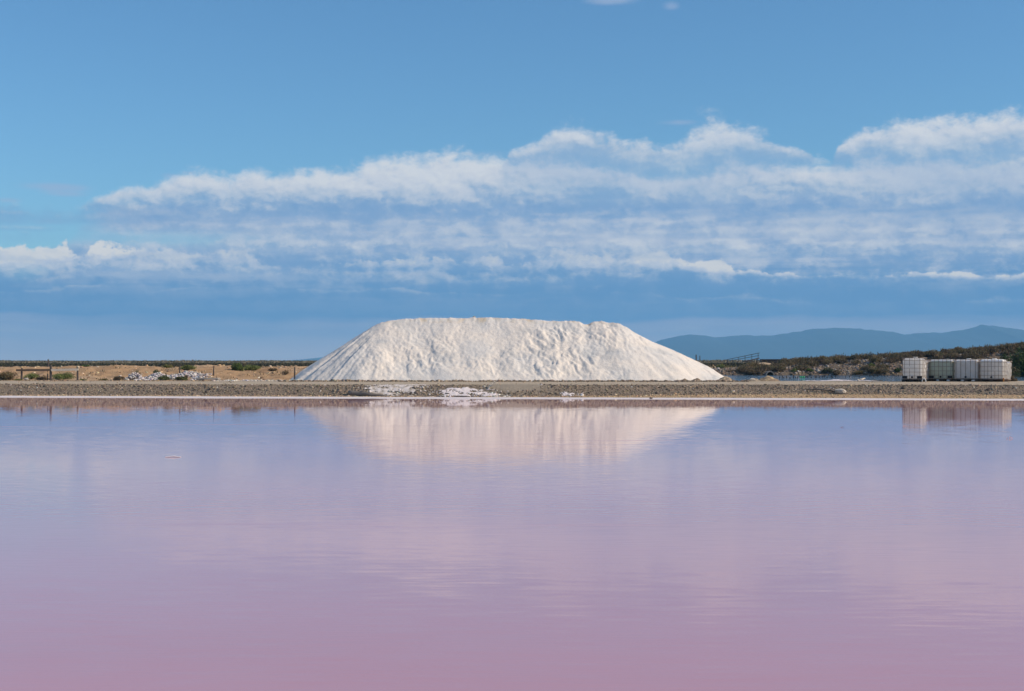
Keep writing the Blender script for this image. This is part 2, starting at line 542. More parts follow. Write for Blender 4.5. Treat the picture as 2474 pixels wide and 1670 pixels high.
def stones_mesh(name, P, S, C, mat, flat=0.7, jit=0.28):
    """n angular stones at P with size S and own colour C"""
    n = len(P)
    V = IV[None] * (1 + rng.uniform(-jit, jit, (n, 12, 1)))
    V = V * rng.uniform(0.6, 1.15, (n, 1, 3))
    V = np.einsum('nij,nkj->nki', rot_mats(n), V)
    V[:, :, 2] *= flat
    V = V * np.asarray(S)[:, None, None] + np.asarray(P)[:, None, :]
    Fc = (IF[None] + (np.arange(n) * 12)[:, None, None]).reshape(-1, 3)
    Cc = np.repeat(np.asarray(C), 12, axis=0)
    return mesh_from(name, V.reshape(-1, 3), Fc, mat, False, Cc)


def leaves_mesh(name, P, S, C, mat, up=0.0, aspect=0.5):
    """n leaf quads (bent rhombi) at P"""
    n = len(P)
    M = rot_mats(n)
    base = np.array([(-0.5, 0, 0), (0, -aspect / 2, 0.06), (0.5, 0, 0), (0, aspect / 2, 0.06)])
    V = np.einsum('nij,kj->nki', M, base)
    if up > 0:      # lengthen along z so that leaves stand
        V[:, :, 2] *= 1 + up
        V[:, :, :2] *= 1 - 0.3 * min(up, 1)
    V = V * np.asarray(S)[:, None, None] + np.asarray(P)[:, None, :]
    Fc = (np.array([[0, 1, 2, 3]])[None] + (np.arange(n) * 4)[:, None, None]).reshape(-1, 4)
    return mesh_from(name, V.reshape(-1, 3), Fc, mat, False, np.repeat(np.asarray(C), 4, axis=0))


def pick(cols, n, jitter=0.18):
    cols = np.asarray(cols, dtype=float)
    c = cols[rng.integers(0, len(cols), n)]
    return np.clip(c * rng.normal(1, jitter, (n, 1)).clip(0.5, 1.6) * rng.normal(1, 0.04, (n, 3)), 0.005, 0.9)


# ----------------------------------------------------------------------------------------------
# terrain function (world metres: x right, y away, z above the pink water)
# ----------------------------------------------------------------------------------------------
def shore_y(x):
    return 58.9 - 0.104 * x + 0.22 * perlin(x * 0.09, 0 * x + 3.3, 5) + 0.10 * perlin(x * 0.5, 0 * x + 1.3, 6)


def wx(px, d):
    return (px - CX) / F * d


def wz(py, d):
    return CAM_H - (py - HZ) / F * d


SAND = [(-60, 882), (60, 883), (115, 885), (190, 881), (330, 881), (380, 884), (430, 888), (480, 881), (560, 880), (620, 883), (650, 882), (720, 884), (800, 886), (1000, 890)]
RIDGE = [(1500, 893), (1700, 892), (1780, 890), (1850, 888), (1905, 884), (1980, 877), (2040, 873), (2100, 869), (2180, 866), (2250, 861), (2330, 856), (2390, 851), (2440, 847), (2474, 843), (2600, 838), (2900, 835)]


def gz(x, y):
    """ground height and the zone masks"""
    x = np.asarray(x, dtype=float)
    y = np.asarray(y, dtype=float)
    t = y - shore_y(x)
    bw = 2.0 * sst(x, -3, 13)                          # width of the golden berm, wider to the right
    tf = 2.6 + 0 * x
    tb = tf + bw
    tt = tb + 1.35 + 0.25 * perlin(x * 0.35, y * 0 + 2, 8)
    z = np.where(t < 0, np.maximum(-0.45, t * 0.08), 0.012 * np.clip(t / 2.6, 0, 1))
    z = z + 0.10 * sst(t, tf, tf + np.maximum(bw, 0.3)) * np.clip(bw / 2, 0.15, 1)
    bank = sst(t, tb - 0.1, tt)
    z = z + (0.49 - z) * bank + 0.06 * sst(t, tt, tt + 5.0)
    # bare washed-out earth in the middle of the bank
    xm = wx(1245, 62.5)
    scar = np.exp(-((x - xm) / 1.5) ** 2) * bank * (1 - sst(t, tt, tt + 1.5))
    z = z + 0.05 * scar
    face = sst(t, tb - 0.2, tb + 0.3) * (1 - sst(t, tt - 0.1, tt + 0.6))
    z = z + face * 0.035 * fbm(x * 1.4, y * 1.4, 3, 11)
    road = sst(t, tt, tt + 0.5)
    z = z + road * 0.012 * fbm(x * 0.5, y * 0.5, 3, 12)
    # sand ridges on the left
    px_at = CX + x / 84.0 * F
    crest = CAM_H - (np.interp(px_at, [p[0] for p in SAND], [p[1] for p in SAND]) - HZ) / F * 84.0
    crest = crest - 0.11
    left = 1 - sst(x, -6.0, -3.0)
    rise = sst(y, 73.2, 83.5) * (1 - sst(y, 86.0, 97.0)) * left
    lump = 0.20 * fbm(x * 0.22, y * 0.16, 4, 21, 0.55) + 0.16 * np.abs(fbm(x * 0.6, y * 0.5, 3, 22)) + 0.15 * fbm(x * 1.7, y * 1.5, 4, 23, 0.6)
    z = z + rise * (crest - 0.57) + sst(y, 73.0, 77.0) * (1 - sst(y, 82, 85.5) * 0.75) * (1 - sst(y, 92, 100)) * left * lump
    back = sst(y, 90, 140)
    z = z + back * (0.06 * fbm(x * 0.05, y * 0.05, 3, 31)) * (1 - sst(y, 900, 2000))
    # pond basin on the right
    px_p = 0.03 * 0
    pond = sst(x, 9.6, 12.0) * sst(y, 72.6, 75.0) * (1 - sst(y, 124.8, 127.0 + 0 * px_p))
    z = z - pond * 0.75
    # ridge of rubble behind the pond
    px_r = CX + x / 131.0 * F
    rc = CAM_H - (np.interp(px_r, [p[0] for p in RIDGE], [p[1] for p in RIDGE]) - HZ) / F * 131.0
    rg = sst(y, 125.6, 131.0) * (1 - sst(y, 136, 150)) * sst(x, 12, 17)
    z = z + rg * (rc - 0.55 + 0.10 * fbm(x * 0.3, y * 0.3, 3, 41))
    # two heaps of pale sand beyond
    for hx, hy, hr, hh in ((wx(1845, 152), 152.0, 2.0, 0.85), (wx(1872, 158), 158.0, 2.2, 0.75), (wx(1735, 150), 150, 1.8, 0.45)):
        z = z + hh * np.exp(-(((x - hx) / hr) ** 2 + ((y - hy) / 3.0) ** 2))
    return z, dict(t=t, tf=tf, tb=tb, tt=tt, face=face, road=road, left=left, rise=rise, pond=pond, rg=rg, scar=scar)


def gz1(x, y):
    return float(gz(np.array([x]), np.array([y]))[0][0])


# ----------------------------------------------------------------------------------------------
# materials of the setting
# ----------------------------------------------------------------------------------------------
def mat_ground():
    m, nt, b = mat_new('ground')
    at = nt.nodes.new('ShaderNodeAttribute')
    at.attribute_name = 'tint'
    geo = nt.nodes.new('ShaderNodeNewGeometry')
    n1 = noise(nt, geo.outputs['Position'], 1.3, 8.0, 0.65)
    n2 = noise(nt, geo.outputs['Position'], 9.0, 6.0, 0.65)
    f = (n1 - 0.5) * 0.55 + (n2 - 0.5) * 0.7 + 1.0
    g = nt.nodes.new('ShaderNodeCombineColor')
    for i in range(3):
        nt.links.new(f.v, g.inputs[i])
    nt.links.new(mixc(nt, 1.0, at.outputs['Color'], g.outputs[0], 'MULTIPLY'), b.inputs['Base Color'])
    b.inputs['Roughness'].default_value = 0.95
    b.inputs['Specular IOR Level'].default_value = 0.1
    bp = nt.nodes.new('ShaderNodeBump')
    bp.inputs['Strength'].default_value = 0.6
    bp.inputs['Distance'].default_value = 0.06
    nt.links.new((n2 + n1 * 0.6).v, bp.inputs['Height'])
    nt.links.new(bp.outputs[0], b.inputs['Normal'])
    return m


def mat_water(name, body, ripple, patchy=True, fine=1.0):
    m, nt, b = mat_new(name)
    geo = nt.nodes.new('ShaderNodeNewGeometry')
    sp = nt.nodes.new('ShaderNodeSeparateXYZ')
    nt.links.new(geo.outputs['Position'], sp.inputs[0])
    x, y = E(nt, sp.outputs[0]), E(nt, sp.outputs[1])
    def nz(sx, sy, ox, det=2.0, rough=0.5, skew=0.0):
        return noise(nt, combine(nt, x * sx + y * skew + ox, y * sy + x * (skew * 0.15), ox * 0.37), 1.0, det, rough) - 0.5
    capil = nz(1.1, 11.0, 3.0, 2.0, 0.5, 0.3)          # small wind ripples
    tiny = nz(2.6, 27.0, 5.0, 1.0, 0.5, 0.4)
    mid = nz(0.35, 3.2, 9.0, 2.0, 0.5, 0.1)
    slow = nz(0.07, 0.5, 14.0, 2.0)
    side = nz(0.9, 5.0, 21.0, 2.0)
    patch = nz(0.035, 0.22, 31.0, 3.0, 0.55)           # cat's paws
    amp = patch.step(-0.12, 0.25, 0.65, 1.25) if patchy else 1.0
    if patchy:
        calm = y.step(26.0, 54.0, 1.0, 0.40)           # sheltered under the bank
        amp = amp * calm
    if patchy:
        line = (nz(0.10, 2.4, 61.0, 3.0, 0.6) + nz(0.02, 0.35, 71.0, 2.0) * 0.9).step(0.19, 0.34)
        amp = amp * (line * 1.5 + 1.0)
    near = y.step(5.0, 22.0, 1.7, 1.0) if patchy else 1.0
    sy = (capil * (0.038 * fine) * near + tiny * (0.085 * fine) + mid * 0.0035 + slow * 0.0012) * ripple * amp
    sx = (side * 0.030) * ripple * amp
    nrm = nt.nodes.new('ShaderNodeVectorMath')
    nrm.operation = 'NORMALIZE'
    nt.links.new(combine(nt, sx, sy, 1.0), nrm.inputs[0])
    nt.links.new(nrm.outputs[0], b.inputs['Normal'])
    v = nz(0.05, 0.12, 51.0, 3.0)
    col = mixc(nt, (v + 0.5).step(0.3, 0.7), tuple([c * 0.93 for c in body]) + (1,), tuple([min(1, c * 1.07) for c in body]) + (1,))
    nt.links.new(col, b.inputs['Base Color'])
    if patchy:
        rgh = y.step(12.0, 40.0, 0.08, 0.018) + line * 0.20
        nt.links.new(rgh.v, b.inputs['Roughness'])
    else:
        b.inputs['Roughness'].default_value = 0.05
    b.inputs['IOR'].default_value = 1.375 if patchy else 1.34
    b.inputs['Specular IOR Level'].default_value = 0.5
    return m


M_ground = mat_ground()
M_water = mat_water('pink_brine', (0.60, 0.30, 0.335), 0.55)
M_pond = mat_water('pond_water', (0.012, 0.02, 0.03), 13.0, patchy=False)
M_stone = mat_plain('stone', None, 0.9, 0.25, 14.0, 0.2, tint=True)
M_crust = mat_plain('salt_crust', (0.78, 0.70, 0.67), 0.6, 0.12, 3.0, 0.35, bump=0.3, bscale=9)
M_leaf = None


def mat_leaf():
    m, nt, b = mat_new('leaf')
    at = nt.nodes.new('ShaderNodeAttribute')
    at.attribute_name = 'tint'
    nt.links.new(at.outputs['Color'], b.inputs['Base Color'])
    b.inputs['Roughness'].default_value = 0.7
    b.inputs['Specular IOR Level'].default_value = 0.2
    tr = nt.nodes.new('ShaderNodeBsdfTranslucent')
    nt.links.new(at.outputs['Color'], tr.inputs['Color'])
    mx = nt.nodes.new('ShaderNodeMixShader')
    mx.inputs[0].default_value = 0.25
    nt.links.new(b.outputs[0], mx.inputs[1])
    nt.links.new(tr.outputs[0], mx.inputs[2])
    nt.links.new(mx.outputs[0], nt.nodes['Material Output'].inputs['Surface'])
    return m
M_leaf = mat_leaf()
M_twig = mat_plain('twig', (0.10, 0.075, 0.05), 0.9, 0.3, 20)

# ----------------------------------------------------------------------------------------------
# ground sheet, water, pond
# ----------------------------------------------------------------------------------------------
def build_ground():
    ys = np.concatenate([[-13000, -2000, -300, -60, 0, 20, 35, 44, 49], np.arange(51, 57.5, 0.5), np.arange(57.5, 69, 0.085), np.arange(69, 73, 0.25),
                         np.arange(73, 100, 0.16), np.arange(100, 124, 1.2), np.arange(124, 152, 0.3), np.geomspace(152, 14000, 70)])
    nu = 520
    u = np.linspace(-1, 1, nu)
    rows = []
    for yy in ys:
        hw = 0.42 * min(max(yy, 60), 3000) + 6
        inner = u * hw
        outer = np.array([hw * 1.3, hw * 2.2, hw * 5, max(hw * 12, 3000), 14000])
        rows.append(np.concatenate([-outer[::-1], inner, outer]))
    X = np.array(rows)
    Y = np.repeat(ys[:, None], X.shape[1], 1)
    Z, k = gz(X, Y)
    # ---- colours of the ground itself ----
    def c3(*c): return np.array(c, dtype=float)
    def lay(C, c, mk): return C * (1 - mk[..., None]) + c3(*c) * mk[..., None]
    n_big = fbm(X * 0.18, Y * 0.18, 4, 61)
    n_mid = fbm(X * 0.9, Y * 0.9, 3, 62)
    C = np.zeros(X.shape + (3,)) + c3(0.45, 0.37, 0.27)                   # road earth
    tracks = np.exp(-((k['t'] - k['tt'] - 2.6) / 0.4) ** 2) + np.exp(-((k['t'] - k['tt'] - 4.4) / 0.4) ** 2)
    C = lay(C, (0.51, 0.43, 0.33), np.clip(tracks * 0.7, 0, 1))
    C = lay(C, (0.36, 0.29, 0.21), sst(n_mid, 0.05, 0.5) * 0.5)
    C = lay(C, (0.25, 0.20, 0.15), np.clip(k['face'] * 1.2, 0, 1))          # gravel bank
    C = lay(C, (0.33, 0.28, 0.215), np.clip(k['scar'] * 1.6, 0, 1))
    berm = sst(k['t'], k['tf'] - 0.4, k['tf'] + 0.1) * (1 - sst(k['t'], k['tb'] - 0.2, k['tb'] + 0.3))
    C = lay(C, (0.44, 0.31, 0.18), berm)
    C = lay(C, (0.34, 0.20, 0.17), 1 - sst(k['t'], -0.2, 0.6))
    sand = k['left'] * sst(Y, 72.0, 75.0)
    C = lay(C, (0.42, 0.275, 0.155), sand)
    C = lay(C, (0.50, 0.36, 0.23), sand * sst(n_big, 0.0, 0.4) * 0.8)
    C = lay(C, (0.30, 0.18, 0.10), sand * sst(-n_mid, 0.0, 0.5) * 0.7)
    far = sst(Y, 88, 110)
    C = lay(C, (0.34, 0.26, 0.15), far)
    C = lay(C, (0.17, 0.145, 0.085), sst(Y, 120, 200) * 0.9)
    C = lay(C, (0.05, 0.045, 0.035), k['pond'])
    rg = sst(X, 11, 15) * sst(Y, 125, 126.5) * (1 - sst(Y, 140, 150))
    C = lay(C, (0.16, 0.125, 0.09), rg)
    for hx, hy in ((wx(1845, 152), 152.0), (wx(1872, 158), 158.0), (wx(1735, 150), 150)):
        C = lay(C, (0.50, 0.37, 0.24), np.exp(-(((X - hx) / 3.2) ** 2 + ((Y - hy) / 4.5) ** 2)))
    ny, nx = X.shape
    idx = np.arange(ny * nx).reshape(ny, nx)
    Fq = np.stack([idx[:-1, :-1], idx[:-1, 1:], idx[1:, 1:], idx[1:, :-1]], -1).reshape(-1, 4)
    V = np.stack([X, Y, Z], -1).reshape(-1, 3)
    o = obj('ground', mesh_from('ground', V, Fq, M_ground, True, C.reshape(-1, 3)))
    tag(o, 'flat tan earth with a gravel dike, road and sand ridges', kind='structure')


build_ground()

wm = MB()
wm.v = [Vector(p) for p in ((-900, -900, 0), (900, -900, 0), (900, 69, 0), (-900, 69, 0))]
wm.f = [[0, 1, 2, 3]]
tag(wm.build('water', M_water), 'calm pink salt lagoon reflecting the sky', kind='structure')
pm = MB()
pm.v = [Vector(p) for p in ((9.0, 72.5, 0.3), (140, 72.5, 0.3), (140, 127.5, 0.3), (9.0, 127.5, 0.3))]
pm.f = [[0, 1, 2, 3]]
tag(pm.build('pond', M_pond), 'dark blue pond behind the dike road', kind='structure')


def crust_sheet(name, x0, x1, dx, tfun, n_t, thick, label):
    """an irregular ribbon of salt lying on the ground between two offsets from the shoreline"""
    xs = np.arange(x0, x1, dx)
    V, Fq = [], []
    for i, x in enumerate(xs):
        t0, t1 = tfun(x)
        for j in range(n_t + 1):
            f = j / n_t
            y = float(shore_y(np.array([x]))[0]) + t0 + (t1 - t0) * f
            z = gz1(x, y) + 0.004 + thick * math.sin(math.pi * f) * (0.6 + 0.4 * float(perlin(np.array([x * 2.1]), np.array([f * 3]), 77)[0]))
            V.append((x, y, z))
    m = n_t + 1
    for i in range(len(xs) - 1):
        for j in range(n_t):
            Fq.append([i * m + j, (i + 1) * m + j, (i + 1) * m + j + 1, i * m + j + 1])
    o = obj(name, mesh_from(name, V, Fq, M_crust, True))
    tag(o, label, kind='structure')
    return o


def strip_t(x):
    n = float(perlin(np.array([x * 0.8]), np.array([0.5]), 71)[0]) + 0.5 * float(perlin(np.array([x * 3.1]), np.array([0.5]), 72)[0])
    m = float(perlin(np.array([x * 1.2]), np.array([7.5]), 73)[0])
    return (-0.12 + 0.10 * n, 2.45 - 0.02 * x * (x > 0) + 0.22 * m)
crust_sheet('salt_crust', -34, 34, 0.25, strip_t, 6, 0.03, 'pinkish white salt crust along the water edge')


# pale salt rim of the pond by the containers
def rim_mesh():
    V, Fq, cells = [], [], {}
    xs = np.arange(wx(1940, 72), wx(2165, 72), 0.12)
    yy = np.arange(71.2, 73.0, 0.12)
    X, Y = np.meshgrid(xs, yy)
    n = fbm(X * 0.8, Y * 1.2, 4, 81) + 0.45 - np.abs(Y - 72.0) * 0.7 - 0.6 * sst(X, wx(2080, 72), wx(2165, 72)) * (fbm(X * 1.5, Y, 2, 4) > -0.1)
    Z = gz(X, Y)[0] + 0.01 + 0.09 * np.clip(n, 0, 1) + 0.03 * np.clip(n, 0, 1) * perlin(X * 5, Y * 5, 3)
    ny, nx = X.shape
    idx = np.arange(ny * nx).reshape(ny, nx)
    Fq = np.stack([idx[:-1, :-1], idx[:-1, 1:], idx[1:, 1:], idx[1:, :-1]], -1)
    keep = (n[:-1, :-1] > 0.06) & (n[1:, 1:] > 0.02)
    o = obj('pond_salt_rim', mesh_from('pond_salt_rim', np.stack([X, Y, Z], -1).reshape(-1, 3), Fq[keep].reshape(-1, 4), M_crust, True))
    tag(o, 'white salt rim between the road and the pond', kind='structure')
rim_mesh()

# ----------------------------------------------------------------------------------------------
# far mountains and the haze
# ----------------------------------------------------------------------------------------------
MTN = [(1400, 871), (1480, 862), (1560, 836), (1595, 822), (1640, 812), (1668, 808), (1700, 811), (1730, 815), (1760, 813), (1790, 809), (1830, 812), (1860, 811), (1900, 805),
       (1945, 799), (1978, 793), (2010, 794), (2040, 792), (2080, 795), (2130, 799), (2190, 808), (2240, 804), (2290, 803), (2340, 795), (2372, 784), (2400, 787), (2440, 793), (2474, 797),
       (2560, 790), (2700, 800), (2850, 815), (3000, 830), (3200, 871)]
def build_mountains():
    m = mat_plain('mountain_scrub_hazed', (0.06, 0.085, 0.085), 0.95, 0.3, 0.004)  # scrub colour shifted bluish, so part of the haze is in the base colour
    D = 9000.0
    def ridge(prof, D, name, label, seed):
        px = np.arange(prof[0][0], prof[-1][0], 6.0)
        xc = (px - CX) / F * D
        hc = np.maximum((HZ - np.interp(px, [p[0] for p in prof], [p[1] for p in prof])) / F * D, 0) + CAM_H
        hc = hc + hc * 0.05 * fbm(px * 0.035, px * 0, 4, seed)
        s = np.linspace(-1, 1, 25)
        X = np.repeat(xc[None], len(s), 0)
        Y = D + s[:, None] * 1500 + 0 * X
        fall = np.clip(1 - np.abs(s), 0, 1)[:, None] ** 0.9
        Z = hc[None] * fall * (1 + (0.25 * fbm(X * 0.003, Y * 0.003, 4, seed + 3)) * (1 - fall)) - 3 * (1 - fall)
        ny, nx = X.shape
        idx = np.arange(ny * nx).reshape(ny, nx)
        Fq = np.stack([idx[:-1, :-1], idx[:-1, 1:], idx[1:, 1:], idx[1:, :-1]], -1).reshape(-1, 4)
        o = obj(name, mesh_from(name, np.stack([X, Y, Z], -1).reshape(-1, 3), Fq, m, True))
        tag(o, label, kind='structure')
    ridge(MTN, D, 'mountains', 'long hazy blue mountain range on the horizon', 91)
    ridge([(735, 871), (755, 867), (768, 865), (785, 863), (800, 866), (830, 867), (900, 871)], 10500.0, 'hill', 'low hazy blue hill behind the salt heap', 95)
build_mountains()


def build_haze():
    m = bpy.data.materials.new('haze')
    m.use_nodes = True
    nt = m.node_tree
    nt.nodes.clear()
    out = nt.nodes.new('ShaderNodeOutputMaterial')
    v = nt.nodes.new('ShaderNodeVolumePrincipled')
    v.inputs['Color'].default_value = HAZE_COLOR
    v.inputs['Density'].default_value = HAZE_DENSITY
    v.inputs['Anisotropy'].default_value = 0.0
    nt.links.new(v.outputs[0], out.inputs['Volume'])
    b = MB().box((0, 0, 131.0), (28400, 28400, 266.0))
    o = b.build('haze', m)
    tag(o, 'thin blue haze over the plain', kind='stuff')
HAZE_COLOR = (0.25, 0.61, 1.0, 1.0)
HAZE_DENSITY = 1.3e-4
build_haze()

# ----------------------------------------------------------------------------------------------
# the salt heap
# ----------------------------------------------------------------------------------------------
SIL = [(640, 935), (690, 925), (712, 919), (745, 893), (790, 863), (830, 838), (870, 812), (905, 790), (925, 781), (944, 777), (965, 774), (985, 772), (1040, 770), (1100, 770), (1130, 771),
       (1142, 768.5), (1152, 770), (1165, 767), (1190, 768), (1210, 770), (1260, 772), (1300, 775), (1340, 778), (1380, 777), (1396, 779), (1408, 785), (1418, 786), (1432, 779), (1450, 777), (1465, 782),
       (1480, 781), (1495, 784), (1510, 792), (1530, 805), (1570, 827), (1620, 848), (1680, 876), (1712, 893), (1740, 910), (1758, 918), (1800, 926), (1850, 935)]


def mat_salt():
    m, nt, b = mat_new('salt')
    tc = nt.nodes.new('ShaderNodeTexCoord')
    v = tc.outputs['Object']
    n1 = noise(nt, v, 0.55, 6.0, 0.6)
    n2 = noise(nt, v, 3.0, 6.0, 0.65)
    n3 = noise(nt, v, 14.0, 5.0, 0.65)
    col = mixc(nt, n1.step(0.40, 0.66), (0.79, 0.72, 0.63, 1), (0.70, 0.67, 0.62, 1))
    col = mixc(nt, n2.step(0.55, 0.78) * 0.45, col, (0.66, 0.58, 0.49, 1))       # blown dust
    at = nt.nodes.new('ShaderNodeAttribute')
    at.attribute_name = 'tint'
    col = mixc(nt, 1.0, col, at.outputs['Color'], 'MULTIPLY')
    nt.links.new(col, b.inputs['Base Color'])
    b.inputs['Roughness'].default_value = 0.7
    b.inputs['Specular IOR Level'].default_value = 0.2
    bp = nt.nodes.new('ShaderNodeBump')
    bp.inputs['Strength'].default_value = 0.55
    bp.inputs['Distance'].default_value = 0.08
    nt.links.new((n2 * 0.7 + n3 * 0.5).v, bp.inputs['Height'])
    nt.links.new(bp.outputs[0], b.inputs['Normal'])
    return m
M_salt = mat_salt()


def build_heap():
    D = 77.0
    x0, x1 = wx(650, D), wx(1810, D)
    xs = np.arange(x0, x1, 0.052)
    ys = np.concatenate([np.arange(69.6, 77.6, 0.052), np.arange(77.6, 92, 0.22)])
    X, Y = np.meshgrid(xs, ys)
    px = CX + X / D * F
    pr = CAM_H - (np.interp(px, [p[0] for p in SIL], [p[1] for p in SIL]) - HZ) / F * D
    H = 3.88
    ds = np.maximum(H - pr, 0)
    wob = 0.5 * fbm(X * 0.22, X * 0, 3, 101)
    yc = 75.9 + wob * 0.6
    df = np.maximum(yc - Y, 0) * (0.70 + 0.04 * perlin(X * 0.3, Y * 0, 103))
    db = np.maximum(Y - 80.5, 0) * 0.66
    dd = np.maximum(df, db)
    Z = H - np.hypot(ds, dd)
    # where the noise may act: not on the outline
    face = sst(df, 0.05, 0.6)
    depth = np.clip(df / 3.3, 0, 1)
    # gullies running down the face, leaning
    wxp = X + 0.35 * Y + 0.55 * fbm(X * 0.55, Y * 0.55, 3, 110)
    g1 = perlin(wxp * 0.85, Y * 0.32, 111)
    g2 = perlin(wxp * 1.9 + 3, Y * 0.7, 112)
    gul = np.clip(1 - np.abs(g1) * 3.2, 0, 1) ** 2 * 0.085 + np.clip(1 - np.abs(g2) * 3.0, 0, 1) ** 2 * 0.07
    # stepped crust: slabs that broke away, sharp on their left edge
    s1 = fbm(wxp * 0.75, Y * 0.5, 4, 115, 0.55)
    scarp = 0.10 * (sst(s1, -0.03, 0.05) + 0.7 * sst(s1, 0.2, 0.27) + 0.7 * sst(s1, -0.3, -0.24))
    lumps = 0.05 * fbm(X * 2.1, Y * 2.1, 3, 120, 0.6) + 0.06 * fbm(X * 5.0, Y * 4.2, 3, 127, 0.65) + 0.04 * np.abs(fbm(X * 4.6, Y * 4.6, 2, 121))
    big = 0.20 * fbm(X * 0.33, Y * 0.33, 3, 123)
    rough = (0.35 + 0.65 * (1 - sst(X, 5.0, 8.5))) * (0.45 + 0.55 * sst(X, -9.0, -6.5))       # the flanks are smoother
    mod = np.clip(0.55 + 0.9 * fbm(X * 0.25, Y * 0.3, 2, 126), 0.15, 1.2)
    edge = face * (1 - 0.55 * sst(depth, 0.80, 1.0))
    Z = Z + edge * (big * 0.6 * (0.4 + 0.6 * rough) + rough * (0.75 * mod * (scarp - 0.12) - 0.75 * mod * gul + 0.9 * lumps * (0.5 + 0.6 * mod)))
    # crest lumps
    Z = Z + (1 - face) * (0.05 * fbm(X * 2.4, Y * 0.8, 3, 130) + 0.03 * fbm(X * 6, Y * 3, 2, 131)) * sst(X, -8.4, -7.0) * (1 - sst(X, 5.5, 7))
    # long smooth runs on the right flank
    rf = sst(X, 5.0, 7.0)
    Z = Z + rf * 0.10 * perlin(np.arctan2(Y - 76.5, X - 4.5) * 7.0, X * 0.12, 140) * sst(X, 5.5, 7.5)
    # furrows on the left flank
    lf = 1 - sst(X, -8.5, -6.5)
    ang = np.arctan2(Y - 76.8, -(X + 6.0))
    Z = Z + lf * (0.10 * perlin(ang * 9.0, X * 0.15, 150) + 0.05 * perlin(ang * 22.0, X * 0.4, 151)) * face
    # fan of clean salt at the foot
    foot = sst(depth, 0.86, 1.02)
    Z = Z * (1 - 0 * foot)
    gnd = gz(X, Y)[0]
    apron = np.clip(1 - np.abs((yc - Y) - 4.95) / 0.9, 0, 1) * (0.10 + 0.06 * fbm(X * 0.9, Y * 0.9, 3, 160)) * sst(X, -11.3, -9.5) * (1 - sst(X, 9.0, 11))
    Z = np.maximum(Z, gnd - 0.15 + apron * 1.8)
    # colour of the salt itself: grey wet crust and dusty crest
    dirt = (1 - sst(depth, 0.02, 0.12)) * sst(fbm(X * 1.6, Y * 1.6, 3, 170), -0.1, 0.4) * sst(X, -8.2, -7) * (1 - sst(X, 6.0, 7.0))
    C = np.ones(X.shape + (3,))
    C = C * (1 - dirt[..., None] * np.array([0.22, 0.30, 0.42]))
    grey = sst(fbm(X * 0.8 + 9, Y * 0.8, 4, 171), 0.12, 0.42) * 0.8
    C = C * (1 - grey[..., None] * np.array([0.20, 0.165, 0.13]))
    ny, nx = X.shape
    idx = np.arange(ny * nx).reshape(ny, nx)
    Fq = np.stack([idx[:-1, :-1], idx[:-1, 1:], idx[1:, 1:], idx[1:, :-1]], -1)
    vis = Z > gnd - 0.08
    keep = vis[:-1, :-1] | vis[1:, 1:] | vis[:-1, 1:] | vis[1:, :-1]
    used = Fq[keep].reshape(-1, 4)
    ids = np.unique(used)
    mp = np.full(ny * nx, -1)
    mp[ids] = np.arange(len(ids))
    V = np.stack([X, Y, Z], -1).reshape(-1, 3)[ids]
    o = obj('salt_heap', mesh_from('salt_heap', V, mp[used], M_salt, True, C.reshape(-1, 3)[ids]))
    tag(o, 'huge flat-topped heap of white sea salt beside the dike road', 'salt heap')
build_heap()

# ----------------------------------------------------------------------------------------------
# gravel and rubble (uncountable)
# ----------------------------------------------------------------------------------------------
GREYS = [(0.18, 0.146, 0.11), (0.24, 0.19, 0.14), (0.12, 0.098, 0.078), (0.32, 0.25, 0.175), (0.21, 0.165, 0.115), (0.25, 0.205, 0.155), (0.37, 0.29, 0.20)]
TANS = [(0.45, 0.32, 0.19), (0.52, 0.40, 0.26), (0.36, 0.25, 0.15), (0.50, 0.34, 0.20)]
BROWNS = [(0.26, 0.20, 0.14), (0.18, 0.135, 0.10), (0.34, 0.27, 0.19), (0.22, 0.17, 0.13)]


def scatter(n, xr, yf, accept=None):
    """n points; yf(x, u) gives y"""
    x = rng.uniform(xr[0], xr[1], n)
    y = yf(x, rng.uniform(0, 1, n))
    z, k = gz(x, y)
    ok = np.ones(n, bool) if accept is None else accept(x, y, z, k)
    return np.stack([x, y, z], 1)[ok], {q: (v[ok] if isinstance(v, np.ndarray) else v) for q, v in k.items()}


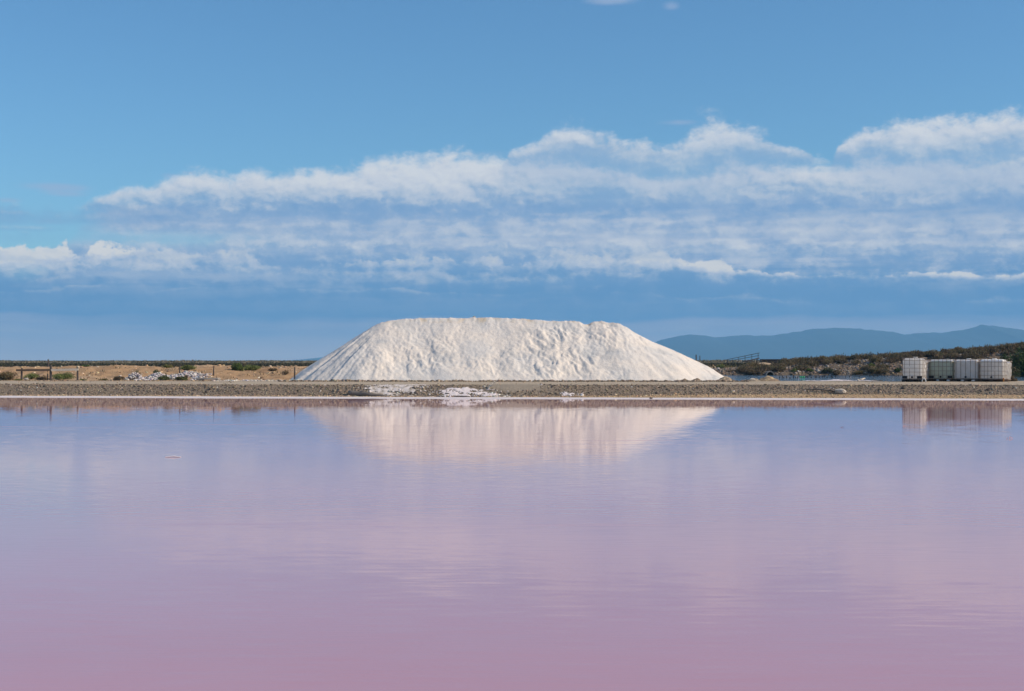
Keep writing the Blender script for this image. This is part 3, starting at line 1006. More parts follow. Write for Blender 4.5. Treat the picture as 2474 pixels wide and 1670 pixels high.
def build_gravel():
    P, k = scatter(32000, (-25, 24), lambda x, u: shore_y(x) + 2.3 + 2.2 * sst(x, -3, 13) + u * 2.0,
                   lambda x, y, z, k: (k['scar'] < 0.25 + 0.3 * rng.uniform(0, 1, len(x))) & (k['face'] > 0.12))
    S = rng.gamma(2.6, 0.0100, len(P)).clip(0.012, 0.11)
    C = pick(GREYS, len(P), 0.20)
    P2, k2 = scatter(6500, (-25, 24), lambda x, u: shore_y(x) + 2.35 + u * (0.35 + 2.2 * sst(x, -3, 13)))
    S2 = rng.gamma(3.0, 0.009, len(P2)).clip(0.012, 0.08)
    C2 = pick(TANS, len(P2), 0.25)
    # a few pale stones
    P3, _ = scatter(110, (-25, 24), lambda x, u: shore_y(x) + 2.6 + 2.2 * sst(x, -3, 13) + u * 1.6)
    S3 = rng.uniform(0.02, 0.06, len(P3))
    C3 = pick([(0.72, 0.68, 0.62), (0.60, 0.55, 0.48)], len(P3), 0.1)
    P4, _ = scatter(1600, (-25, 24), lambda x, u: shore_y(x) + 4.2 + 2.0 * sst(x, -3, 13) + u ** 2 * 7)
    S4 = rng.gamma(2.0, 0.008, len(P4)).clip(0.01, 0.05)
    C4 = pick(GREYS[3:] + TANS, len(P4), 0.2)
    me = stones_mesh('gravel', np.concatenate([P, P2, P3, P4]), np.concatenate([S, S2, S3, S4]), np.concatenate([C, C2, C3, C4]), M_stone)
    tag(obj('gravel', me), 'grey gravel and broken stone covering the dike bank', kind='stuff')


build_gravel()


def build_clods():
    # dark earth pushed up along the foot of the heap
    n = 4200
    x = rng.uniform(-11.6, 11.6, n)
    y = 70.55 + rng.normal(0, 0.22, n) - 0.02 * x
    dens = fbm(x * 0.7, x * 0 + 2, 3, 201) + 0.15
    ok = dens > rng.uniform(-0.5, 0.5, n)
    x, y = x[ok], y[ok]
    z = gz(x, y)[0] + 0.02
    S = rng.gamma(2.2, 0.02, len(x)).clip(0.02, 0.13)
    C = pick(BROWNS, len(x), 0.25)
    # white lumps along the left verge
    x2 = rng.uniform(wx(520, 73), wx(735, 73), 380)
    y2 = 72.6 + rng.normal(0, 0.35, 380)
    z2 = gz(x2, y2)[0] + 0.01
    S2 = rng.gamma(2.2, 0.022, 380).clip(0.02, 0.13)
    C2 = pick([(0.62, 0.56, 0.48), (0.5, 0.44, 0.36), (0.72, 0.68, 0.64), (0.34, 0.29, 0.24)], 380, 0.15)
    x3 = rng.uniform(-25, wx(520, 73), 700)
    y3 = 72.6 + rng.normal(0, 0.5, 700)
    z3 = gz(x3, y3)[0] + 0.005
    S3 = rng.gamma(2.0, 0.014, 700).clip(0.015, 0.1)
    C3 = pick(TANS + BROWNS, 700, 0.2)
    # stones strewn over the sand
    x4 = rng.uniform(-32, -4, 2600)
    y4 = rng.uniform(74, 87, 2600)
    z4 = gz(x4, y4)[0]
    S4 = rng.gamma(1.8, 0.022, 2600).clip(0.015, 0.16)
    C4 = pick(TANS + [(0.60, 0.50, 0.38), (0.30, 0.20, 0.12)], 2600, 0.2)
    me = stones_mesh('clods', np.concatenate([np.stack(a, 1) for a in ((x, y, z), (x2, y2, z2), (x3, y3, z3), (x4, y4, z4))]),
                     np.concatenate([S, S2, S3, S4]), np.concatenate([C, C2, C3, C4]), M_stone)
    tag(obj('clods', me), 'brown clods and stones strewn along the road verge and sand', kind='stuff')
build_clods()


def build_rubble():
    n = 13000
    x = rng.uniform(11, 62, n)
    y = rng.uniform(125.2, 133, n)
    z, k = gz(x, y)
    ok = (k['rg'] > 0.02) & (z > 0.27)
    x, y, z = x[ok], y[ok], z[ok]
    S = rng.gamma(2.2, 0.036, len(x)).clip(0.03, 0.22)
    C = pick([(0.17, 0.15, 0.135), (0.24, 0.21, 0.19), (0.12, 0.10, 0.085), (0.34, 0.30, 0.26), (0.20, 0.15, 0.11), (0.26, 0.19, 0.13)], len(x), 0.25)
    me = stones_mesh('rubble', np.stack([x, y, z], 1), S, C, M_stone)
    tag(obj('rubble', me), 'grey broken rubble covering the far pond bank', kind='stuff')
build_rubble()


def heap_of_stones(name, label, cat, blobs, n, cols, smin, smax):
    P = []
    for (px, py_top, w_px, d, frac) in blobs:
        m = int(n * frac)
        x0 = wx(px, d)
        hw = w_px / 2 / F * d
        u = rng.normal(0, 0.42, m).clip(-1, 1)
        v = rng.normal(0, 0.45, m).clip(-1, 1)
        x = x0 + u * hw
        y = d + v * hw * 0.7
        g = gz(x, y)[0]
        top = max(wz(py_top, d) - gz1(x0, d), 0.05)
        z = g + top * np.maximum(1 - np.hypot(u, v) * 0.95, 0) * rng.uniform(0.4, 1, m)
        P.append(np.stack([x, y, z], 1))
    P = np.concatenate(P)
    S = rng.uniform(smin, smax, len(P)) * rng.uniform(0.6, 1, len(P))
    me = stones_mesh(name, P, S, pick(cols, len(P), 0.15), M_stone)
    o = obj(name, me)
    tag(o, label, cat)
    return o


WHITES = [(0.72, 0.69, 0.65), (0.58, 0.54, 0.50), (0.40, 0.37, 0.35), (0.66, 0.58, 0.55), (0.22, 0.21, 0.22), (0.55, 0.50, 0.52)]
o = heap_of_stones('rubble_heap', 'heap of pale broken rubble on the sand between green shrubs', 'rubble heap',
                   [(325, 899, 50, 75.5, 0.14), (380, 898, 80, 75.2, 0.26), (360, 910, 80, 74.4, 0.18), (455, 896, 100, 76.0, 0.26), (480, 908, 40, 74.4, 0.10), (420, 906, 60, 74.8, 0.06)],
                   1500, WHITES, 0.035, 0.12)
o['kind'] = 'stuff'
del o['category']


# dirt mounds next to the heap on the pond side
def mound(name, label, cat, px, d, w_px, top_py, depth, cols, seed, mat=None):
    x0, hw = wx(px, d), w_px / 2 / F * d
    n = 40
    u = np.linspace(-1.15, 1.15, n)
    X, Y = np.meshgrid(x0 + u * hw, d + u * depth)
    U, W = np.meshgrid(u, u)
    g0 = gz1(x0, d - 0.4)
    top = wz(top_py, d) - g0
    r = np.hypot(U, W)
    h = np.clip(1 - r, 0, 1) ** 0.8 * top * (1 + 0.6 * fbm(X * 2.2, Y * 2.2, 4, seed)) + 0.06 * fbm(X * 5, Y * 5, 2, seed + 1) * (r < 1)
    Z = np.maximum(gz(X, Y)[0], g0 - 0.1) - 0.03 + h
    c = pick(cols, 1, 0.0)[0]
    t = sst(fbm(X * 3, Y * 3, 3, seed + 5), -0.2, 0.3)[..., None]
    C = np.asarray(cols[0]) * t + np.asarray(cols[1]) * (1 - t)
    idx = np.arange(n * n).reshape(n, n)
    Fq = np.stack([idx[:-1, :-1], idx[:-1, 1:], idx[1:, 1:], idx[1:, :-1]], -1).reshape(-1, 4)
    o = obj(name, mesh_from(name, np.stack([X, Y, Z], -1).reshape(-1, 3), Fq, mat or M_stone, False, C.reshape(-1, 3)))
    return tag(o, label, cat)
mound('dirt_mound', 'brown dirt mound at the right foot of the salt heap', 'dirt mound', 1752, 71.6, 46, 909, 0.6, [(0.46, 0.36, 0.24), (0.26, 0.19, 0.13)], 301)
mound('dirt_mound', 'small brown dirt mound against the salt, with white salt below it', 'dirt mound', 1682, 71.0, 32, 912, 0.5, [(0.38, 0.29, 0.19), (0.22, 0.16, 0.11)], 305)
mound('dirt_mound', 'low dark dirt mound in front of the salt, beside the track', 'dirt mound', 1655, 70.9, 34, 914, 0.5, [(0.30, 0.23, 0.15), (0.18, 0.13, 0.09)], 309)
mound('dirt_mound', 'golden brown peaked dirt mound at the pond edge', 'dirt mound', 1856, 72.2, 62, 907, 0.7, [(0.44, 0.33, 0.19), (0.26, 0.19, 0.13)], 313)
mound('dirt_mound', 'greyish dirt mound with a pale stone beside the pond', 'dirt mound', 1820, 71.8, 40, 912, 0.6, [(0.36, 0.30, 0.22), (0.26, 0.20, 0.14)], 317)
mound('dirt_mound', 'long low dark earth bank at the front of the salt heap', 'dirt mound', 1440, 70.7, 90, 917, 0.35, [(0.24, 0.19, 0.13), (0.15, 0.11, 0.08)], 321)

# salt drifts on the bank
def drift(name, label, px0, px1, t_lo, t_hi, seed, thr, lift=0.03, mat=None):
    xs = np.arange(wx(px0, 62), wx(px1, 62), 0.045)
    ts = np.arange(t_lo, t_hi, 0.045)
    X, T = np.meshgrid(xs, ts)
    Y = shore_y(X) + T
    u = (X - xs[0]) / (xs[-1] - xs[0])
    v = (T - t_lo) / (t_hi - t_lo)
    env = np.clip(1 - np.abs(u * 2 - 1) ** 3, 0, 1) * np.clip(1 - np.abs(v * 2 - 1) ** 2.5, 0, 1)
    n = fbm(X * 1.1 + T * 0.5, T * 3.2, 6, seed, 0.72) * 2.1 * env ** 0.6 + env * 1.0 - thr
    Z = gz(X, Y)[0] + 0.012 + lift * np.clip(n * 2.5, 0, 1) + 0.02 * fbm(X * 6, T * 6, 2, seed + 3) * (n > 0)
    ny, nx = X.shape
    idx = np.arange(ny * nx).reshape(ny, nx)
    Fq = np.stack([idx[:-1, :-1], idx[:-1, 1:], idx[1:, 1:], idx[1:, :-1]], -1)
    keep = (n[:-1, :-1] > 0) & (n[1:, 1:] > 0)
    me = mesh_from(name, np.stack([X, Y, Z], -1).reshape(-1, 3), Fq[keep].reshape(-1, 4), mat or M_crust, True)
    return tag(obj(name, me), label, kind='stuff')
M_dirtysalt = mat_plain('dirty_salt', (0.76, 0.69, 0.64), 0.8, 0.15, 5.0, 0.2, bump=0.4, bscale=14, c2=(0.42, 0.345, 0.26))
drift('salt_drift', 'long white salt drift sloping down the bank behind the grey log', 846, 1052, 2.5, 4.5, 401, 0.55, 0.03, M_dirtysalt)
drift('salt_drift', 'bright crumbled white salt drift at the water edge under the heap', 1030, 1232, 2.4, 3.8, 405, 0.66, 0.04)
drift('salt_drift', 'small white salt patch on the gravel right of the bare earth', 1348, 1402, 2.9, 3.7, 409, 0.80, 0.04)

def build_crumbs():
    P = []
    for px0, px1, t0, t1, n in ((850, 1050, 2.7, 4.2, 200), (1035, 1235, 2.45, 3.5, 380), (1348, 1408, 3.0, 3.7, 70)):
        x = rng.uniform(wx(px0, 62), wx(px1, 62), n)
        t = t0 + (t1 - t0) * rng.beta(1.2, 2.2, n)
        y = shore_y(x) + t
        ok = fbm(x * 1.6, y * 3, 3, 431) > -0.12
        P.append(np.stack([x, y, gz(x, y)[0] + 0.02], 1)[ok])
    P = np.concatenate(P)
    me = stones_mesh('salt_crumbs', P, rng.gamma(2.2, 0.012, len(P)).clip(0.012, 0.08), pick([(0.80, 0.74, 0.70), (0.74, 0.68, 0.62), (0.60, 0.54, 0.48)], len(P), 0.08), M_stone)
    tag(obj('salt_crumbs', me), 'loose crumbs of salt strewn over the drifts on the bank', kind='stuff')
build_crumbs()

# ----------------------------------------------------------------------------------------------
# vegetation
# ----------------------------------------------------------------------------------------------
GREEN = [(0.17, 0.215, 0.065), (0.21, 0.25, 0.085), (0.13, 0.17, 0.05), (0.25, 0.26, 0.11)]
DKGREEN = [(0.045, 0.075, 0.02), (0.06, 0.10, 0.025), (0.035, 0.055, 0.018), (0.09, 0.13, 0.03)]
OLIVE = [(0.16, 0.14, 0.055), (0.20, 0.165, 0.075), (0.12, 0.105, 0.045), (0.23, 0.16, 0.075)]
BRUSH = [(0.19, 0.145, 0.09), (0.13, 0.10, 0.068), (0.25, 0.19, 0.12), (0.17, 0.145, 0.07), (0.095, 0.075, 0.052)]
DRY = [(0.22, 0.16, 0.09), (0.15, 0.11, 0.07), (0.10, 0.08, 0.055), (0.28, 0.21, 0.12)]


def crown_points(w, dp, h, n, seed, lobes=7):
    r = np.random.default_rng(seed)
    L = []
    for i in range(lobes):
        a = r.uniform(0, 2 * np.pi)
        q = r.uniform(0, 0.72) ** 0.7
        sz = r.uniform(0.30, 0.52)
        L.append((math.cos(a) * q * w / 2 * 0.8, math.sin(a) * q * dp / 2 * 0.8, h * r.uniform(0.30, 0.70) * (1 - 0.45 * q), sz * w / 2, sz * dp / 2, h * r.uniform(0.26, 0.40)))
    L.append((0, 0, h * 0.45, w * 0.30, dp * 0.30, h * 0.5))
    k = r.integers(0, len(L), n)
    L = np.array(L)[k]
    d = r.normal(size=(n, 3))
    d /= np.linalg.norm(d, axis=1, keepdims=True)
    rad = r.uniform(0, 1, (n, 1)) ** 0.35 * r.normal(1.0, 0.10, (n, 1))
    P = L[:, :3] + d * L[:, 3:] * rad
    # gaps
    g = np.sin(P[:, 0] * 9 / max(w, .1) * 2 + seed) * np.cos(P[:, 2] * 11 / max(h, .1) + seed * 2) + 0.6 * np.sin(P[:, 1] * 17 / max(dp, .1))
    P = P[g > -1.0]
    P[:, 2] = np.abs(P[:, 2]) * 0.98 + 0.02 * h
    return P


def make_shrub(name, w, dp, h, n, leaf, cols, seed, up=0.3, jitter=0.22, part='foliage', aspect=0.5):
    """an Empty with foliage and stems"""
    root = empty(name, (0, 0, 0))
    P = crown_points(w, dp, h, n, seed)
    r = np.random.default_rng(seed + 1)
    clump = pick(cols, 60, 0.15)
    which = (np.floor(P[:, 0] / w * 5) * 7 + np.floor(P[:, 2] / h * 4) * 3 + np.floor(P[:, 1] / dp * 4)).astype(int) % 60
    C = np.clip(clump[which] * 0.6 + pick(cols, len(P), jitter) * 0.4, 0.01, 0.8)
    me = leaves_mesh(part, P, r.uniform(0.6, 1.3, len(P)) * leaf, C, M_leaf, up, aspect)
    obj(part, me, root)
    mb = MB()
    for i in range(9):
        a = r.uniform(0, 6.28)
        q = r.uniform(0.2, 0.8)
        e = Vector((math.cos(a) * w / 2 * q, math.sin(a) * dp / 2 * q, h * r.uniform(0.55, 0.95) * (1 - 0.3 * q)))
        mb.tube([(e.x * 0.08, e.y * 0.08, -0.05), (e.x * 0.45, e.y * 0.45, e.z * 0.55), tuple(e)], [0.018 * h + 0.006, 0.010 * h + 0.004, 0.003], 5)
    mb.build('stems', M_twig, root)
    return root


def shrub_at(name, label, cat, px, d, w_px, top_py, base_py, n, cols, seed, group=None, up=0.3, leaf=0.07, depth=0.8):
    w = w_px / F * d
    x = wx(px, d)
    z = gz1(x, d)
    h = max(wz(top_py, d) - z, 0.12)
    s = make_shrub(name, w, w * depth, h, n, leaf, cols, seed, up)
    s.location = (x, d, z - 0.02)
    tag(s, label, cat, group)
    return s


G_L = 'shrubs on the sand behind the road'
shrub_at('shrub', 'wide brown and olive shrub behind the dark fence rail', 'shrub', 22, 74.6, 80, 896, 921, 2600, OLIVE + DRY, 1, G_L, 0.5, 0.07)
shrub_at('shrub', 'green shrub spilling down behind the dark fence rail', 'shrub', 78, 75.2, 46, 898, 915, 1500, GREEN, 2, G_L, 0.2, 0.06)
shrub_at('shrub', 'grey brown dry shrub in front of the sand, inside the fence', 'shrub', 100, 74.3, 40, 908, 921, 900, DRY + BRUSH, 3, G_L, 0.5, 0.06)
shrub_at('shrub', 'round green shrub framed by the pale fence rail', 'shrub', 156, 74.9, 66, 897, 915, 2400, GREEN, 4, G_L, 0.2, 0.06)
shrub_at('shrub', 'low yellow green plant at the foot of the dark rail end post', 'shrub', 44, 73.8, 34, 917, 922, 500, [(0.15, 0.18, 0.05), (0.12, 0.15, 0.05)], 5, G_L, 0.2, 0.04)
shrub_at('shrub', 'low yellow green plant right of the pale fence rail', 'shrub', 200, 73.8, 26, 916, 922, 400, [(0.15, 0.18, 0.05), (0.13, 0.15, 0.06)], 6, G_L, 0.2, 0.04)
shrub_at('shrub', 'small olive tuft on bare sand left of the dark dry shrub', 'shrub', 254, 74.0, 30, 913, 921, 700, OLIVE, 7, G_L, 0.4, 0.05)
shrub_at('shrub', 'dark brown dry shrub leaning on bare sand', 'shrub', 288, 74.4, 46, 907, 921, 1500, BRUSH + DRY, 8, G_L, 0.9, 0.07)
shrub_at('shrub', 'dull green shrub growing on top of the small rubble pile', 'shrub', 331, 76.2, 24, 892, 899, 800, [(0.10, 0.12, 0.06), (0.13, 0.14, 0.08)], 9, G_L, 0.2, 0.05)
shrub_at('shrub', 'grey brown shrub at the foot of the small rubble pile', 'shrub', 326, 74.5, 32, 910, 920, 800, DRY, 10, G_L, 0.7, 0.06)
shrub_at('shrub', 'dull green shrub on top of the large rubble pile', 'shrub', 378, 76.4, 28, 891, 899, 800, [(0.09, 0.12, 0.05), (0.12, 0.14, 0.07)], 11, G_L, 0.2, 0.05)
shrub_at('shrub', 'feathery olive green shrub in front of the rubble', 'shrub', 396, 74.2, 36, 904, 921, 1500, [(0.13, 0.15, 0.06), (0.10, 0.12, 0.045)], 12, G_L, 0.6, 0.06)
shrub_at('shrub', 'olive shrub at the foot of the lone tall fence post', 'shrub', 437, 74.0, 46, 908, 921, 1600, [(0.11, 0.12, 0.045), (0.14, 0.14, 0.06)], 13, G_L, 0.4, 0.06)
shrub_at('shrub', 'bright green shrub on the sand crest above the rubble', 'shrub', 455, 80.0, 46, 880, 895, 1800, GREEN, 14, G_L, 0.3, 0.06)
shrub_at('shrub', 'low green mat of a shrub on the far sand crest', 'shrub', 405, 83.0, 40, 877, 885, 800, GREEN + OLIVE, 15, G_L, 0.2, 0.06)
shrub_at('shrub', 'small bright green shrub on the crest behind the gate', 'shrub', 206, 83.0, 26, 880, 886, 500, [(0.11, 0.17, 0.045), (0.09, 0.14, 0.04)], 16, G_L, 0.2, 0.05)
shrub_at('shrub', 'large green bush on the crest, light green left half', 'bush', 572, 81.0, 42, 873, 893, 2600, [(0.13, 0.18, 0.05), (0.11, 0.155, 0.045), (0.09, 0.12, 0.04)], 17, G_L, 0.4, 0.07)
shrub_at('shrub', 'large green bush on the crest, darker rounded right half', 'bush', 607, 80.5, 48, 879, 898, 2600, GREEN, 18, G_L, 0.4, 0.07)
shrub_at('shrub', 'greyish dry top of brush between the two green bushes', 'bush', 592, 82.0, 28, 877, 890, 900, [(0.16, 0.14, 0.09), (0.12, 0.11, 0.07)], 19, G_L, 0.6, 0.07)
shrub_at('shrub', 'dry brown shrub on sand right of the large green bushes', 'shrub', 660, 80.0, 34, 887, 896, 800, DRY, 20, G_L, 0.4, 0.06)
shrub_at('shrub', 'low dead shrub on bare sand below the lone short fence post', 'shrub', 690, 78.0, 24, 890, 893, 400, DRY, 21, G_L, 0.4, 0.05)
shrub_at('shrub', 'small dry shrub at the right end of the container row', 'shrub', 2446, 71.3, 26, 907, 922, 800, DRY + BRUSH, 22, None, 0.7, 0.06)

# brown brush along the ridge behind the pond
G_R = 'brown brush along the ridge behind the pond'
protos = []
for i in range(5):
    p = make_shrub('brush', 1.5, 1.3, 0.62, 850, 0.10, BRUSH if i < 4 else BRUSH + OLIVE, 500 + i, 0.9)
    protos.append(p)
cnt = 0
for i in range(235):
    px = rng.uniform(1785, 2500)
    d = 129.0 + rng.uniform(0, 5.5) if (px > 1890 and rng.uniform() < 0.9) else 127.0 + rng.uniform(-0.8, 5)
    x = wx(px, d)
    s = protos[cnt] if cnt < len(protos) else copy_tree(protos[rng.integers(0, len(protos))])
    k = rng.uniform(0.75, 1.25) * (0.85 if px < 1890 else 1.0)
    s.location = (x, d, gz1(x, d) - 0.05)
    s.scale = (k * rng.uniform(0.9, 1.3), k, k * rng.uniform(0.8, 1.15))
    s.rotation_euler = (0, 0, rng.uniform(0, 6.28))
    tag(s, 'brown dry brush growing along the ridge behind the pond', 'brush', G_R)
    cnt += 1
G_P = 'green shrubs on the pond bank'
for i, (px, d, w, top, lab, cols) in enumerate([
        (2105, 127.4, 32, 877, 'bright yellow green round shrub on the rubble left of the containers', [(0.13, 0.16, 0.035), (0.10, 0.135, 0.03)]),
        (2142, 127.6, 18, 881, 'small olive shrub on rubble between two greener shrubs', OLIVE),
        (2170, 126.6, 26, 887, 'dark green shrub touching the left container', DKGREEN),
        (1999, 126.4, 34, 886, 'grey green rounded shrub low on the pond bank', [(0.08, 0.10, 0.05), (0.10, 0.12, 0.06)]),
        (1955, 126.8, 22, 889, 'bright green weedy shrub on the pond bank', [(0.12, 0.17, 0.04), (0.09, 0.13, 0.04)]),
        (1920, 126.8, 18, 889, 'small green shrub among brown brush on the bank', GREEN),
        (1868, 127.8, 30, 884, 'green shrub above the culvert pipe', GREEN),
        (1800, 127.0, 34, 886, 'olive brown shrub left of the culvert pipe', OLIVE + BRUSH),
        (1830, 127.6, 30, 884, 'dark olive shrub directly over the culvert', OLIVE + DKGREEN),
        (2020, 126.2, 30, 892, 'dark brown shrub at the pond waterline', BRUSH),
        (2075, 126.3, 40, 894, 'olive shrub at the waterline below the round shrub', OLIVE),
        (1745, 140.0, 40, 877, 'olive green shrub beside pale sand behind the salt heap', OLIVE + GREEN),
        (1770, 127.0, 40, 893, 'dry brown shrub at the water, right of the salt heap', DRY + BRUSH),
        (2272, 130.6, 24, 853, 'yellow green shrub showing above the green container', [(0.13, 0.14, 0.04), (0.10, 0.12, 0.035)]),
        (2352, 129.6, 34, 857, 'olive shrub showing above the barred containers', OLIVE)]):
    shrub_at('shrub', lab, 'shrub', px, d, w, top, 0, 1100, cols, 600 + i, G_P, 0.3, 0.10)
# the dark tall bushes at the right edge
shrub_at('bush', 'tall dark green bush behind the end of the container row', 'bush', 2468, 119.0, 100, 832, 900, 8500, DKGREEN, 700, None, 0.2, 0.15, 0.7)
shrub_at('bush', 'olive green bush spreading left of the tall dark bush', 'bush', 2428, 121.5, 56, 850, 900, 4200, DKGREEN + [(0.12, 0.14, 0.03)], 701, None, 0.2, 0.14, 0.7)
shrub_at('bush', 'small bright green bush low at the water right of containers', 'bush', 2456, 117.0, 26, 893, 900, 900, [(0.08, 0.14, 0.03), (0.06, 0.10, 0.02)], 702, None, 0.2, 0.10, 0.7)
shrub_at('bush', 'dark brushy bush at the waterline behind the last container', 'bush', 2440, 116.0, 60, 872, 900, 2600, BRUSH + DKGREEN, 703, None, 0.3, 0.13, 0.6)


# far scrub: one mass
def build_scrub():
    P, S, C = [], [], []
    def band(n, d0, d1, h, size, cols, x0, x1, clumps):
        d = rng.uniform(d0, d1, n)
        px = rng.uniform(x0, x1, n)
        x = (px - CX) / F * d
        u = fbm(x * clumps, d * clumps * 0.5, 3, 801)
        hh = h * np.clip(0.80 + 0.5 * u, 0.3, 1.4)
        z = gz(x, d)[0] + rng.uniform(0, 1, n) ** 0.8 * hh
        P.append(np.stack([x, d, z], 1))
        S.append(rng.uniform(0.6, 1.4, n) * size)
        C.append(pick(cols, n, 0.22))
    dark = [(0.050, 0.050, 0.030), (0.07, 0.065, 0.035), (0.04, 0.038, 0.025), (0.085, 0.08, 0.04)]
    pale = [(0.23, 0.20, 0.135), (0.19, 0.165, 0.11), (0.25, 0.215, 0.15), (0.17, 0.15, 0.10)]
    band(38000, 215, 262, 0.62, 0.25, dark, -150, 860, 0.07)
    band(30000, 300, 420, 1.10, 0.34, pale, -150, 900, 0.05)
    band(5000, 110, 200, 0.22, 0.16, OLIVE + DRY, -100, 760, 0.1)
    band(9000, 300, 420, 1.10, 0.48, pale, 1640, 2000, 0.05)
    band(11000, 215, 262, 0.60, 0.34, dark, 1640, 2000, 0.07)
    band(2500, 140, 200, 0.25, 0.18, OLIVE + DRY, 1650, 2000, 0.1)
    me = leaves_mesh('scrub', np.concatenate(P), np.concatenate(S), np.concatenate(C), M_leaf, 0.0, 0.7)
    tag(obj('scrub', me), 'far low salt marsh scrub along the flat horizon', kind='stuff')
build_scrub()


def build_grass():
    n = 5200
    x = rng.uniform(-27, -5, n)
    y = rng.uniform(73.2, 88, n)
    k = fbm(x * 0.5, y * 0.5, 3, 811)
    ok = k > 0.22
    x, y = x[ok], y[ok]
    z = gz(x, y)[0] + 0.03
    me = leaves_mesh('dry_grass', np.stack([x, y, z], 1), rng.uniform(0.06, 0.16, len(x)), pick(OLIVE + DRY, len(x), 0.2), M_leaf, 0.9, 0.35)
    tag(obj('dry_grass', me), 'sparse dry weeds scattered on the sand ridges', kind='stuff')
build_grass()

# ----------------------------------------------------------------------------------------------
# fences and posts
# ----------------------------------------------------------------------------------------------
M_oldwood = mat_plain('dark_weathered_wood', (0.095, 0.08, 0.07), 0.9, 0.35, 4.0, stretch=(8, 8, 1.0), bump=0.3)
M_railwood = mat_plain('dark_rail_wood', (0.115, 0.085, 0.065), 0.9, 0.35, 4.0, stretch=(1, 8, 8), bump=0.3)
M_pale = mat_plain('bleached_wood', (0.68, 0.60, 0.49), 0.9, 0.25, 4.0, stretch=(1, 8, 8), bump=0.3)


def post_mb(x, y, top_z, w, lean=0.0, zb=None):
    g = gz1(x, y) if zb is None else zb
    h = top_z - g + 0.15
    mb = MB()
    mb.tube([(0, 0, -0.15), (lean * 0.4, 0, h * 0.45), (lean, 0.01, h - 0.17), (lean, 0.01, h - 0.15)], [w * 0.56, w * 0.5, w * 0.46, w * 0.30], 7)
    return mb, g


def build_fence():
    d = 74.0
    g0 = gz1(wx(110, d), d)
    root = empty('wooden_fence', (wx(115, d), d, g0))
    tag(root, 'old wooden fence with one dark and one bleached rail on sand', 'fence')
    rx = root.location.x
    for px, top, w in ((52, 889, 0.10), (115.5, 895, 0.06), (122.5, 882.5, 0.13), (187.5, 888, 0.10)):
        x = wx(px, d)
        mb, g = post_mb(x, d, wz(top, d), w, rng.uniform(-0.02, 0.02))
        mb.build('post', M_oldwood, root, (x - rx, 0, g - g0))
    def rail(px0, px1, py0, py1, th, mat, lab, dy=-0.075):
        a = Vector((wx(px0, d) - rx, dy, wz(py0, d) - g0))
        b = Vector((wx(px1, d) - rx, dy, wz(py1, d) - g0))
        L = (b - a).length
        rot = Matrix.Rotation(-math.atan2(b.z - a.z, b.x - a.x), 3, 'Y')
        mb = MB()
        # slightly bowed board
        n = 6
        for i in range(n):
            f0, f1 = i / n, (i + 1) / n
            pass
        mb.box((0, 0, 0), (L, 0.045, th), rot, 0.008)
        o = mb.build('rail', mat, root, (a + b) / 2)
        o['label'] = lab
    rail(40, 122, 894.6, 894.2, 0.10, M_railwood, 'dark weathered rail')
    rail(124.5, 190.5, 894.5, 892.8, 0.115, M_pale, 'bleached pale rail')
    rail(126, 189, 918.6, 919.4, 0.05, M_railwood, 'low dark rail near the ground')
build_fence()

for px, top, d, w, lab in ((434, 884, 76.0, 0.07, 'lone dark post standing in front of the pale rubble heap'),
                           (516, 884, 76.5, 0.075, 'lone dark post behind the flat concrete slab'),
                           (712, 887, 74.0, 0.075, 'dark post at the left foot of the salt heap'),
                           (745, 884.5, 82.0, 0.07, 'dark post half hidden behind the salt heap flank'),
                           (117, 868.5, 100.0, 0.12, 'thin dark post far behind the wooden fence')):
    x = wx(px, d)
    mb, g = post_mb(x, d, wz(top, d), w, rng.uniform(-0.02, 0.02))
    o = mb.build('fence_post', M_oldwood, None, (x, d, g))
    tag(o, lab, 'post')
for px, top, d, w, lab in ((1682, 857, 330.0, 0.28, 'taller of two dark poles on the horizon beside the heap'),
                           (1691, 859.5, 330.0, 0.2, 'shorter of two dark poles on the horizon beside the heap'),
                           (2104, 849.5, 131.5, 0.07, 'straight thin pole on the ridge behind the round shrub'),
                           (2121, 850, 131.5, 0.08, 'thicker thin pole on the ridge closer to the containers')):
    x = wx(px, d)
    mb, g = post_mb(x, d, wz(top, d), w)
    o = mb.build('pole', M_oldwood, None, (x, d, g))
    tag(o, lab, 'pole')

# concrete slab on the verge
M_conc = mat_plain('concrete', (0.33, 0.30, 0.265), 0.9, 0.2, 5.0, bump=0.2)
def build_slab():
    d = 73.3
    x = wx(504, d)
    g = gz1(x, d)
    root = empty('concrete_slab', (x, d, g))
    tag(root, 'flat grey concrete slab raised off the sand by the road', 'slab')
    mb = MB()
    ring = [(-0.56, -0.35), (0.0, -0.39), (0.54, -0.33), (0.60, 0.1), (0.50, 0.42), (-0.1, 0.46), (-0.58, 0.36)]
    n = len(ring)
    for z, k in ((0.06, 0.98), (0.085, 1.0), (0.125, 1.0), (0.145, 0.97)):
        for a, b in ring:
            mb.v.append(Vector((a * k, b * k, z + 0.012 * math.sin(a * 5))))
    for j in range(3):
        for i in range(n):
            mb.f.append([j * n + i, j * n + (i + 1) % n, (j + 1) * n + (i + 1) % n, (j + 1) * n + i])
    mb.f += [[i for i in range(n - 1, -1, -1)], [3 * n + i for i in range(n)]]
    mb.build('slab', M_conc, root)
    for sx in (-0.38, 0.36):
        MB().box((0, 0, 0), (0.14, 0.5, 0.12), None, 0.01).build('support_block', M_conc, root, (sx, 0.05, 0.005))
build_slab()

